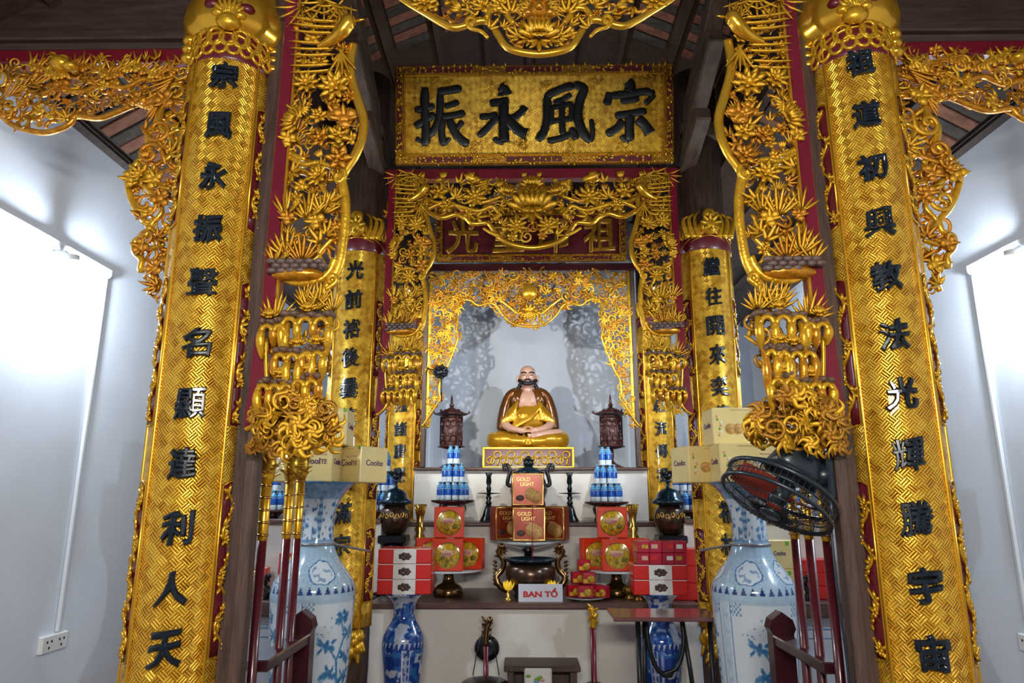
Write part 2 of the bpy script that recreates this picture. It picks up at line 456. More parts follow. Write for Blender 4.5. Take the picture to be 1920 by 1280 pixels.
# front cross beam over the valance is above the frame; beams of the second frame row
t = thing('cross_beam', (0, 5.2, 4.15), 'dark red beam below the gilt name board between the inner columns', 'beam')
MB().box((0, 5.2, 4.215), (2.36, .10, .085), bev=.01).build('beam', 'red_lacquer', t)
t = thing('cross_beam', (0, 7.35, 4.05), 'dark red beam under the red name board, deepest in the shrine', 'beam')
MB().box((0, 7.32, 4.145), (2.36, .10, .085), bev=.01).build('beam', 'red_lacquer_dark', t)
MB().box((0, 7.40, 4.83), (2.36, .14, .16), bev=.01).build('upper_beam', 'wood_beam', t)
# sloping rafters and stacked bracket arms beside the nave, running back to the inner columns
for s, nm in ((-1, 'left'), (1, 'right')):
    t = thing('bracket_rafter', (s*1.28, 5.0, 4.2), 'sloping brown timber rafter with stacked bracket arms, %s of the gilt name board' % nm, 'rafter')
    for (ya, za, yb, zb, hh, ww, dx) in ((3.9, 5.25, 5.15, 4.66, .17, .13, 0), (4.25, 4.80, 5.25, 4.42, .14, .12, .03), (4.62, 4.42, 5.25, 4.24, .12, .12, .05)):
        a = Vector((s*(1.30-dx), ya, za)); b = Vector((s*(1.30-dx), yb, zb)); dd = b-a
        mb = MB().box((a+b)/2, (ww, dd.length, hh), rot=Matrix.Rotation(atan2(dd.z, dd.y), 3, 'X'), bev=.012)
        mb.build('rafter_arm', 'wood_depth', t)
    MB().box((s*1.36, 5.22, 4.55), (.30, .30, .16), bev=.02).build('capital_block', 'wood_depth', t)

# ------------------------------------------------------------------ columns
CX = 1.36; CXR = [1.425, 1.36, 1.36]
ROWS = [(2.85, .162), (5.24, .185), (7.47, .17)]
SIDE = {-1: 'left', 1: 'right'}; ORD = ['front', 'second', 'rearmost']
for i, (yc, rr) in enumerate(ROWS):
    for s in (-1, 1):
        CXi = CXR[i]
        t = thing('column', (s*CXi, yc, 0), 'round dark timber column carrying the %s %s gilt couplet board' % (ORD[i], SIDE[s]), 'column', 'round timber columns')
        MB().lathe([(rr*.93, .12), (rr, .5), (rr, 2.6), (rr*.93, 5.1)], 40, (s*CXi, yc, 0)).build('shaft', 'wood_brown', t)
        MB().lathe([(rr*1.35, 0), (rr*1.4, .05), (rr*1.2, .10), (rr*.95, .14)], 32, (s*CXi, yc, 0)).build('plinth', 'tile_grey', t)

for s in (-1, 1):
    t = thing('door_jamb', (s*1.15, 2.72, 0), 'plain brown timber jamb under the red post beside the %s front column' % SIDE[s], 'post')
    MB().box((s*1.127, 2.72, .97), (.046, .07, 1.94), bev=.006).build('shaft', 'wood_brown', t)
    MB().box((s*1.205, 2.845, 2.0), (.09, .045, 4.0), bev=.004).build('stile', 'wood_brown', t)
    MB().box((s*1.127, 2.72, .04), (.07, .10, .08), bev=.01).build('foot', 'tile_grey', t)

# ------------------------------------------------------------------ stepped altar
S1Y, S2Y, S3Y = 5.9, 6.8, 7.32
S1Z = PZ(1129, S1Y); S2Z = PZ(979, S2Y); S3Z = PZ(876, S3Y)
t = thing('stepped_altar', (0, S1Y, 0), 'cream plastered altar in three steps with brown stone ledges', 'altar')
def stepbox(name, y0, y1, z0, z1, w_, lip, th=.05):
    b = MB().box((0, (y0+y1)/2+.02, (z0+z1-th)/2), (w_, y1-y0, z1-th-z0)).build(name, 'altar_white', t)
    MB().box((0, (y0-lip+y1)/2, z1-th/2), (w_+.02, y1-y0+lip, th), bev=.008).build('ledge', 'shelf_wood', b)
stepbox('lower_step', S1Y, YB, 0, S1Z, 2.62, .04, .045)
stepbox('middle_step', S2Y, YB, S1Z, S2Z, 2.62, .03, .035)
stepbox('upper_step', S3Y, YB, S2Z, S3Z, 2.42, .03, .03)
# side altars in the aisles
SA = {}; SAY = 6.32; SAZ = PZ(973, SAY)
for s in (-1, 1):
    a = thing('side_altar', (s*2.0, S1Y+.15, 0), 'low side altar with brown ledge and pale panelled cupboard, behind the %s spears' % SIDE[s], 'altar')
    x0, x1 = 1.335, WX-.01; xc = s*(x0+x1)/2; wd = x1-x0
    MB().box((xc, 7.4, S1Z/2-.06), (wd, 2.7, S1Z-.12)).build('body', 'cabinet_white', a)
    MB().box((xc, 7.35, S1Z-.06), (wd, 2.82, .12), bev=.01).build('ledge', 'shelf_wood', a)
    MB().box((xc, (SAY+8.8)/2, (S1Z+SAZ)/2), (wd, 8.8-SAY, SAZ-S1Z-.04)).build('upper_step', 'altar_white', a)
    MB().box((xc, (SAY+8.8)/2-.02, SAZ-.02), (wd, 8.84-SAY, .04), bev=.006).build('upper_ledge', 'shelf_wood', a)
    for k in range(2):
        px0 = xc-wd*.47+k*wd*.48
        MB().tube([(px0, 6.045, .08), (px0+wd*.46, 6.045, .08), (px0+wd*.46, 6.045, S1Z-.22), (px0, 6.045, S1Z-.22)], .006, 6, closed=True).build('panel_line', 'bottle_sky', a)
        MB().tube([(px0+.05, 6.045, .13), (px0+wd*.46-.05, 6.045, .13), (px0+wd*.46-.05, 6.045, S1Z-.29), (px0+.05, 6.045, S1Z-.29)], .004, 6, closed=True).build('panel_line', 'bottle_sky', a)
    SA[s] = a

# ------------------------------------------------------------------ wall fittings
for s, nm in ((-1, 'left'), (1, 'right')):
    xw = s*(WX-.012)
    ycor = 3.98; zh = 2.99; zs = .95
    t = thing('cable_conduit', (xw, ycor, zs), 'white cable conduit turning down the %s wall to a socket' % nm, 'conduit')
    mb = MB().box((xw, (1.0+ycor)/2, zh), (.06, ycor-1.0+.03, .045), bev=.005); mb.build('horizontal_run', 'conduit', t)
    MB().box((xw, ycor, (zh+zs)/2), (.02, .024, zh-zs), bev=.004).build('vertical_run', 'conduit', t)
    MB().box((xw, ycor, zh), (.034, .06, .06), bev=.008).build('corner_box', 'conduit', t)
    t = thing('wall_socket', (xw, ycor-.02, zs-.06), 'white double power socket at the foot of the %s wall conduit' % nm, 'socket')
    MB().box((xw, ycor-.03, zs-.05), (.03, .21, .09), bev=.006).build('plate', 'white_plastic', t)
    for k in range(2):
        for j in range(3):
            MB().box((xw-s*.016, ycor-.03+(k-.5)*.1+(-.018, .018, 0)[j], zs-.05+(.012, .012, -.018)[j]), (.004, .008, .012)).build('slot', 'ink_black', t)
    yb, zb = 3.52, 2.86
    t = thing('wall_lamp', (xw, yb, zb+.05), 'bare white bulb glowing in a small holder on the %s wall' % nm, 'lamp')
    MB().tube([(xw, yb, zb+.09), (xw-s*.05, yb, zb+.09), (xw-s*.10, yb, zb+.06)], .014, 8).build('arm', 'conduit', t)
    MB().lathe([(.0, .035), (.03, .03), (.034, -.03), (.02, -.035)], 16, (xw-s*.10, yb, zb+.045)).build('holder', 'white_plastic', t)
    MB().ball((xw-s*.115, yb, zb-.03), (.034, .034, .046), 16).build('bulb', 'bulb_glow', t)
for s in (-1, 1):
    t = thing('shrine_lamp', (s*1.02, 5.66, 3.36), 'small clip lamp behind the %s side of the second carved frame' % SIDE[s], 'lamp')
    MB().ball((s*1.045, 5.625, 3.37), .026, 12).build('bulb', 'bulb_small', t)
    MB().tube([(s*1.045, 5.61, 3.38), (s*1.10, 5.56, 3.42), (s*1.17, 5.50, 3.42), (s*1.22, 5.40, 3.42)], .010, 6).build('arm', 'steel_black', t)
# ================================================================== COUPLET BOARDS ON THE COLUMNS
def arc_panel(cx, cy, rad, a0, a1, z0, z1, nu, nv, th=.012, top=None):
    """thick curved panel with UVs in metres; angles measured from straight ahead; top(a) lifts the upper edge"""
    mb = MB(); uvs = []
    def pt(r, i, j):
        a = a0+(a1-a0)*i/nu; zt = z1+(top(a) if top else 0); z = z0+(zt-z0)*j/nv
        return (cx+r*sin(a), cy-r*cos(a), z), (a*rad, z)
    vs = []
    for r in (rad, rad-th):
        for j in range(nv+1):
            for i in range(nu+1):
                p, u = pt(r, i, j); vs.append(p); uvs.append(u)
    K = (nu+1)*(nv+1); fs = []
    for j in range(nv):
        for i in range(nu):
            q = (j*(nu+1)+i, j*(nu+1)+i+1, (j+1)*(nu+1)+i+1, (j+1)*(nu+1)+i)
            fs.append(q); fs.append(tuple(K+x for x in reversed(q)))
    for j in range(nv):
        for i in (0, nu):
            a, b = j*(nu+1)+i, (j+1)*(nu+1)+i; fs.append((a, b, b+K, a+K))
    for i in range(nu):
        for j in (0, nv):
            a, b = j*(nu+1)+i, j*(nu+1)+i+1; fs.append((a, b, b+K, a+K))
    mb.add(vs, fs)
    return mb, uvs
def with_uv(me, uvs):
    l = me.uv_layers.new(name='UVMap')
    for lp in me.loops: l.data[lp.index].uv = uvs[lp.vertex_index]
    return me

def vine(mb, cx, cy, rad, ac, aw, z0, z1, seed):
    """gilt scrolling stem with leaves and blossoms lying over a lacquer cartouche"""
    rn = random.Random(seed); n = max(3, int((z1-z0)/.085)); pts = []
    for i in range(n*5+1):
        t = i/(n*5); a = ac+aw*.62*sin(t*n*pi+seed); z = z0+(z1-z0)*t
        pts.append((cx+rad*sin(a), cy-rad*cos(a), z))
    mb.tube(pts, .0062, 5)
    for i in range(n*2):
        t = (i+.5)/(n*2); a = ac+aw*.55*sin(t*n*pi+seed); z = z0+(z1-z0)*t; sg = 1 if i % 2 else -1
        nr = Vector((sin(a), -cos(a), 0)); tg = Vector((cos(a), sin(a), 0)); p = Vector((cx, cy, z))+nr*(rad+.002)
        for q in (-.7, .5, 1.5):
            d = tg*(-sg*cos(q))+Vector((0, 0, 1))*sin(q)
            mb.leaf(p, d, nr, rn.uniform(.030, .052), .021, .15, .35, k=3)
        if i % 3 == 0:
            for q in range(5): mb.leaf(p+nr*.004, tg*cos(q*1.257)+Vector((0,0,1))*sin(q*1.257), nr, .022, .016, .2, .4, k=3)
def couplet(row, s, chars, zs, size, carts, z0, z1, label, ang_half=1.42):
    yc, rr = ROWS[row]; cx = s*CXR[row]; rad = rr+.016
    t = thing('couplet_board', (cx, yc, z0), label, 'couplet board', 'gilt couplet boards')
    sp = ang_half*.565
    dome = lambda a: -.16*(a/ang_half)**2*(rr/.195)
    mb, uv = arc_panel(cx, yc, rad, -ang_half, ang_half, z0, z1, 28, 24, .014, dome)
    o = inst('gilt_panel', with_uv(mb.mesh('gilt_panel', 'gold_fret'), uv), t, world=True)
    def arcline(a, za, zb, r): return [(cx+(rad+.002)*sin(a), yc-(rad+.002)*cos(a), za+(zb-za)*k/10) for k in range(11)]
    for a, r in ((-ang_half+.03, .008), (-sp, .0075), (sp, .0075), (ang_half-.03, .008)):
        MB().tube(arcline(a, z0, z1+dome(a)-.005, r), r*rr/.195, 6).build('border_bead', 'gold_smooth', t)
    pts = [(cx+(rad+.002)*sin(a), yc-(rad+.002)*cos(a), z1+dome(a)-.035) for a in [-sp+2*sp*k/16 for k in range(17)]]
    MB().tube(pts, .0075*rr/.195, 6).build('border_bead', 'gold_smooth', t)
    pts = [(cx+(rad+.003)*sin(a), yc-(rad+.003)*cos(a), z1+dome(a)) for a in [-ang_half+2*ang_half*k/20 for k in range(21)]]
    MB().tube(pts, .009*rr/.195, 6).build('border_bead', 'gold_smooth', t)
    k = 0
    for (ca, cb) in carts:
        for q in (-1, 1):
            am = q*(sp+ang_half)/2; aw = (ang_half-sp)/2-.055
            mb, uv = arc_panel(cx, yc, rad+.0025, am-aw, am+aw, ca, cb, 5, 8, .006, lambda a: -.25*(abs(a-am))**1.5)
            p = inst('lacquer_cartouche', with_uv(mb.mesh('lacquer_cartouche', 'maroon'), uv), t, world=True)
            mb = MB(); vine(mb, cx, yc, rad+.006, am, aw, ca+.01, cb-.03, k*1.7+s); mb.build('gilt_vine', 'gold', p)
            rim = []
            for a, z in [(am-aw, ca), (am-aw, (ca+cb)/2), (am-aw, cb-.02), (am-aw*.5, cb-.006), (am, cb), (am+aw*.5, cb-.006), (am+aw, cb-.02), (am+aw, (ca+cb)/2), (am+aw, ca), (am, ca-.01)]:
                rim.append((cx+(rad+.005)*sin(a), yc-(rad+.005)*cos(a), z))
            MB().tube(rim, .0045, 5, closed=True).build('cartouche_rim', 'gold_smooth', p); k += 1
    for ch, z in zip(chars, zs):
        if ch == ' ': continue
        fit = (size*.86*(1.0 if ch not in '人天' else 1.05), size*1.0)
        glyph_on_column('character', ch, 'ink', t, cx, yc, rad, z, size, 0, fit, .05 if row == 0 and ch not in '聲顯輝騰興' else .032)
    # crown
    zc = z1
    if row == 0:
        c = MB()
        c.lathe([(rad*.98, zc-.17), (rad*1.03, zc-.15), (rad*1.0, zc-.02), (rad*1.0, zc+.0)], 36, (cx, yc, 0)); 
        c.build('crown_band', 'maroon', t)
        c = MB()                                             # pierced lattice of C scrolls round the band
        for j in range(11):
            a = -1.5+3.0*j/10
            for (da, dz, r2) in ((0, -.055, .035), (.14, -.105, .026)):
                lo = [(cx+(rad*1.03)*sin(a+da+r2/rad*cos(q)), yc-(rad*1.03)*cos(a+da+r2/rad*cos(q)), zc+dz+.03*abs(cos(a))-.03+r2*1.2*sin(q)) for q in [2*pi*u/12 for u in range(12)]]
                c.tube(lo, .009, 5, closed=True)
        c.build('crown_lattice', 'gold', t)
        prof = [(rad*.96, -.02), (rad*1.14, .005), (rad*1.25, .05), (rad*1.22, .12), (rad*1.10, .18), (rad*1.0, .26)]
        c = MB(); n = 48; vs = []; fs = []
        for (r, z) in prof:
            for j in range(n):
                a = 2*pi*j/n; r2 = r*(1+.035*abs(sin(a*7)))
                vs.append((cx+r2*sin(a), yc-r2*cos(a), zc+z))
        for i in range(len(prof)-1):
            for j in range(n): fs.append((i*n+j, i*n+(j+1) % n, (i+1)*n+(j+1) % n, (i+1)*n+j))
        c.add(vs, fs).build('crown_cushion', 'gold_smooth', t)
        for q in (-.33, .33):
            MB().ball((cx+rad*1.22*sin(q), yc-rad*1.22*cos(q), zc+.075), (.036, .03, .026), 12).build('lacquer_spot', 'maroon', t)
        c = MB().ball((cx, yc-rad*1.2, zc+.0), (.055, .035, .04), 12)
        for q in (-1, 1): c.ball((cx+q*.045, yc-rad*1.18, zc+.035), (.03, .025, .02), 10)
        for q in range(7): 
            a = (q-3)*.33; c.leaf((cx, yc-rad*1.2, zc+.03), (sin(a), -.15, cos(a)), (0, -1, .1), .09, .035, .1)
        c.build('crown_mask', 'gold', t)
        for q in (-1, 1):
            c = MB()
            for k2 in range(3):
                z = zc-.02-.045*k2; a = q*(1.30); p = (cx+rad*1.06*sin(a), yc-rad*1.06*cos(a), z)
                c.ball(p, (.035, .035, .026), 10)
            c.build('crown_curl', 'gold_smooth', t)
    else:
        k3 = rr/.195
        c = MB(); c.lathe([(rad*1.0, zc-.14), (rad*1.05, zc-.12), (rad*1.03, zc-.0), (rad*1.0, zc+.02)], 28, (cx, yc, 0), a0=pi, a1=2*pi); c.build('crown_band', 'maroon', t)
        c = MB()
        for j in range(9):
            a = -1.4+2.8*j/8; nr = Vector((sin(a), -cos(a), 0)); p = Vector((cx, yc, zc-.06+.03*cos(a)))+nr*rad*1.05
            for q in range(3): c.leaf(p, Vector((cos(a)*sin((q-1)*.7), sin(a)*sin((q-1)*.7), cos((q-1)*.7))), nr, .10 if abs(a) < 1 else .15, .04, .25)
        c.build('crown_leaves', 'gold', t)
        c = MB().ball((cx, yc-rad*1.1, zc+.04), (.075, .05, .075), 14).ball((cx, yc-rad*1.12, zc+.13), (.05, .04, .05), 12)
        for q in range(8):
            a = 2*pi*q/8; c.leaf((cx, yc-rad*1.25, zc+.05), (sin(a), -.2, cos(a)), (0, -1, 0), .09, .045, .2)
        c.build('crown_mask', 'gold', t)
        for q in (-1, 1):
            c = MB()
            for j in range(3):
                x0 = cx+q*(.07+.045*j)
                pts = catmull([(x0, yc-rad*.95, zc-.05), (x0+q*.03, yc-rad*.95, zc+.05), (x0+q*.025, yc-rad*.9, zc+.13-.012*j), (x0-q*.01, yc-rad*.9, zc+.17-.02*j)], 4)
                c.tube(pts, [.026, .006], 6)
            c.build('crown_flame', 'gold', t)
        # gilt cloud foot under the board
        c = MB(); rn = random.Random(row*7+s)
        for j in range(12):
            a = rn.uniform(-1.3, 1.3); z = z0-.02-rn.uniform(0, .2)*(1-abs(a)/2); nr = Vector((sin(a), -cos(a), 0))
            c.ball(Vector((cx, yc, z))+nr*rad, (.045, .045, .05), 8)
            c.leaf(Vector((cx, yc, z))+nr*rad*1.05, (rn.uniform(-.6, .6), 0, -1), nr, .12, .05, .2)
        c.build('cloud_foot', 'gold', t)
    if row == 0: t.rotation_euler.z = -s*.26        # the front boards are turned a little towards the visitor
    return t
def zrow(ys, Y): return [PZ(y, Y) for y in ys]
YF = [r[0]-r[1]-.016 for r in ROWS]
carts0 = [(2.78, 3.36), (1.94, 2.55), (1.07, 1.72), (.3, .85)]
yl = [137, 231, 325, 425, 527, 640, 755, 868, 990, 1105, 1220]
yr = [123, 220, 318, 420, 521, 630, 739, 852, 972, 1097, 1222]
couplet(0, -1, '宗風永振聲名顯達利人天', zrow(yl, YF[0]), .128, carts0, .25, 3.70, 'tall gilt couplet board whose characters run from 宗 down to 天, front left column')
couplet(0, 1, '祖道初興教法光輝騰宇宙', zrow(yr, YF[0]), .128, carts0, .25, 3.70, 'tall gilt couplet board whose characters run from 祖 down to 宙, front right column')
y2 = [505, 560, 615, 669, 727, 783, 838, 900, 962, 1022]
carts1 = [(2.55, 3.15), (1.65, 2.30), (.95, 1.45)]
couplet(1, -1, '光前裕後曇花開現滿宗', zrow(y2, YF[1]), .150, carts1, .78, 3.66, 'gilt couplet board starting with 光前裕後, second column on the left')
couplet(1, 1, '繼往開來奕葉流芳福林', zrow([y-3 for y in y2], YF[1]), .150, carts1, .78, 3.66, 'gilt couplet board starting with 繼往開來, second column on the right')
y3 = [610, 660, 712, 760, 803, 845, 890]
carts2 = [(2.7, 3.2), (2.15, 2.6), (1.7, 2.05)]
couplet(2, -1, '佛國南越諸慶豐', zrow(y3, YF[2]), .150, carts2, 1.45, 3.62, 'narrow gilt couplet board on the rearmost left column beside the statue niche')
couplet(2, 1, '法派西乾流傳祖', zrow(y3, YF[2]), .150, carts2, 1.45, 3.62, 'narrow gilt couplet board on the rearmost right column beside the statue niche')

# ================================================================== NAME BOARDS
BRUSH = {   # brush strokes (points, width) drawn in a 1920-wide study of the board, centre (963, 684)
 '振': [([(303, 512), (300, 640), (308, 780), (300, 868)], 46), ([(300, 862), (272, 838), (246, 818)], 26), ([(240, 648), (300, 640), (360, 622)], 36), ([(240, 748), (300, 715), (362, 672)], 40),
        ([(378, 538), (450, 530), (525, 518)], 42), ([(393, 535), (392, 650), (372, 740), (322, 815)], 38), ([(420, 628), (460, 618), (508, 600)], 32), ([(398, 692), (470, 684), (545, 668)], 38),
        ([(408, 700), (402, 780), (415, 868)], 38), ([(415, 862), (440, 835), (452, 818)], 24), ([(448, 705), (480, 780), (520, 830), (566, 862)], 44), ([(530, 718), (500, 755), (458, 785)], 30)],
 '永': [([(752, 512), (785, 530), (795, 562)], 52), ([(745, 560), (770, 556)], 26), ([(695, 612), (750, 604), (812, 596)], 40), ([(782, 600), (778, 720), (782, 850)], 50), ([(778, 852), (745, 842), (718, 822)], 28),
        ([(632, 692), (690, 690), (742, 680)], 34), ([(738, 684), (700, 740), (625, 812)], 38), ([(912, 632), (870, 680), (806, 716)], 38), ([(790, 690), (840, 750), (890, 790), (918, 800)], 54)],
 '風': [([(1042, 562), (1042, 680), (1028, 770), (985, 842)], 42), ([(1035, 572), (1120, 530), (1205, 505)], 42), ([(1205, 500), (1262, 528), (1240, 600), (1228, 690), (1252, 780), (1302, 852)], 48), ([(1302, 850), (1316, 800), (1308, 712)], 26),
        ([(1188, 560), (1140, 590), (1082, 612)], 30), ([(1072, 632), (1068, 690), (1076, 742)], 28), ([(1068, 640), (1130, 630), (1198, 616)], 28), ([(1192, 616), (1190, 670), (1180, 726)], 28), ([(1074, 722), (1130, 716), (1186, 706)], 28),
        ([(1134, 600), (1132, 700), (1136, 812)], 32), ([(1046, 842), (1120, 828), (1200, 796)], 34), ([(1182, 766), (1206, 800), (1216, 836)], 36)],
 '宗': [([(1525, 488), (1545, 510), (1540, 548)], 54), ([(1424, 552), (1412, 590), (1400, 628)], 42), ([(1420, 572), (1530, 562), (1640, 548), (1690, 568)], 40), ([(1688, 566), (1660, 596), (1632, 622)], 30),
        ([(1486, 604), (1540, 598), (1596, 588)], 36), ([(1452, 694), (1540, 682), (1642, 664)], 40), ([(1545, 682), (1538, 760), (1540, 848)], 48), ([(1538, 850), (1510, 836), (1488, 812)], 28),
        ([(1500, 722), (1460, 770), (1398, 806)], 42), ([(1585, 712), (1630, 750), (1662, 802)], 54)]}
def brush_mesh(ch, sc):
    mb = MB()
    for pts, wd in BRUSH[ch]:
        p = catmull([((x-963)*sc, -.004, (684-y)*sc) for x, y in pts], 5); n = len(p); r = []
        for i in range(n):
            u = i/(n-1); r.append(wd*sc*.70*(.62+.38*min(1, u*6))*(1.02-.16*sin(pi*u))*(1 if u < .86 or wd >= 50 else 1-.55*(u-.86)/.14))
        mb.tube(p, r, 10, flat=.22, ref=(0, -1, 0))
    return mb
def name_board(label, W, H, loc, tilt, chars, csize, field, cmat, rimw, bold):
    t = thing('name_board', loc, label, 'name board', rot=(tilt, 0, 0))
    h0 = H/2
    mb = MB().box((0, 0, h0), (W-rimw, .03, H-rimw)); me = mb.mesh('field', field)
    if field == 'gold_fret': with_uv(me, [(v.co.x, v.co.z) for v in me.vertices])
    inst('field', me, t)
    for (c, d) in (((0, -.012, rimw/2), (W, .06, rimw)), ((0, -.012, H-rimw/2), (W, .06, rimw)), ((-W/2+rimw/2, -.012, h0), (rimw, .06, H-2*rimw)), ((W/2-rimw/2, -.012, h0), (rimw, .06, H-2*rimw))):
        fr = MB().box(c, d, bev=.01).build('frame_rail', 'gold_dark', t, world=False)
        hor = d[0] > d[2]
        for k in (-1, 0, 1):
            MB().box((c[0]+(k*d[0]*.32 if hor else 0), c[1]-.0302, c[2]+(0 if hor else k*d[2]*.32)), ((d[0]*.2 if hor else d[0]*.6), .003, (d[2]*.6 if hor else d[2]*.22))).build('lacquer_inset', 'maroon', fr, world=False)
        L = (d[0] if hor else d[2]); mb = MB(); rn = random.Random(int(L*100)); n = int(L/.045)
        for k in range(n):
            u = -L/2+L*(k+.5)/n
            seg = int((u+L/2)/L*6) % 2
            for q in range(2):
                a = rn.uniform(0, 6.28) if not seg else (pi/2 if q else -pi/2)
                p = (c[0]+(u if hor else rn.uniform(-.25, .25)*d[0]), c[1]-.033, c[2]+(rn.uniform(-.25, .25)*d[2] if hor else u))
                mb.leaf(p, (cos(a), 0, sin(a)), (0, -1, 0), .042, .024, .08, .3, k=3)
        tag(mb.build('gilt_relief', 'gold_dark' if field != 'gold_fret' else 'gold', fr, world=False), kind='stuff')
    for sg in (-1, 1):
        for z in (rimw*1.05, H-rimw*1.05):
            MB().box((0, -.03, z), (W-2*rimw, .02, .014), bev=.004).build('inner_bead', 'gold_smooth', t, world=False) if sg == 1 else None
        MB().box((sg*(W/2-rimw*1.05), -.03, h0), (.014, .02, H-2*rimw), bev=.004).build('inner_bead', 'gold_smooth', t, world=False)
    for k, ch in enumerate(chars):
        x = (k-(len(chars)-1)/2)*csize[2]
        if ch in BRUSH: brush_mesh(ch, .00133).build('character', cmat, t, world=False).location = (0, -.016, h0)
        else: lettering('character', ch, cmat, t, (x, -.02, h0), .4, bold, .02, fit=(csize[0], csize[1]), slant=.04)
    if field == 'gold_fret':
        rn = random.Random(3)
        for k in range(10):
            mb = MB(); x = -W/2+.2+(W-.4)*k/9; z = H-.15 if k % 2 else .15
            for q in range(6):
                a = rn.uniform(0, 6.28); p = (x+rn.uniform(-.05, .05), -.016, z+rn.uniform(-.03, .03))
                mb.tube(catmull([p, (p[0]+.03*cos(a), -.02, p[2]+.03*sin(a)), (p[0]+.05*cos(a+.8), -.018, p[2]+.05*sin(a+.8))], 4), .006, 5)
            mb.build('cloud_relief', 'gold', t, world=False)
    return t
zb = 4.275
name_board('large gilt name board with four bold black characters 振永風宗', 2.24, .80, (.02, 5.14, zb), R(12), '振永風宗', (.40, .46, .505), 'gold_fret', 'ink_black', .075, .05)
name_board('red lacquer name board with gold characters behind the lotus valance', 2.10, .60, (.015, 7.24, 4.19), R(6), '光重印祖', (.36, .42, .50), 'maroon', 'gold_dark', .07, .035)
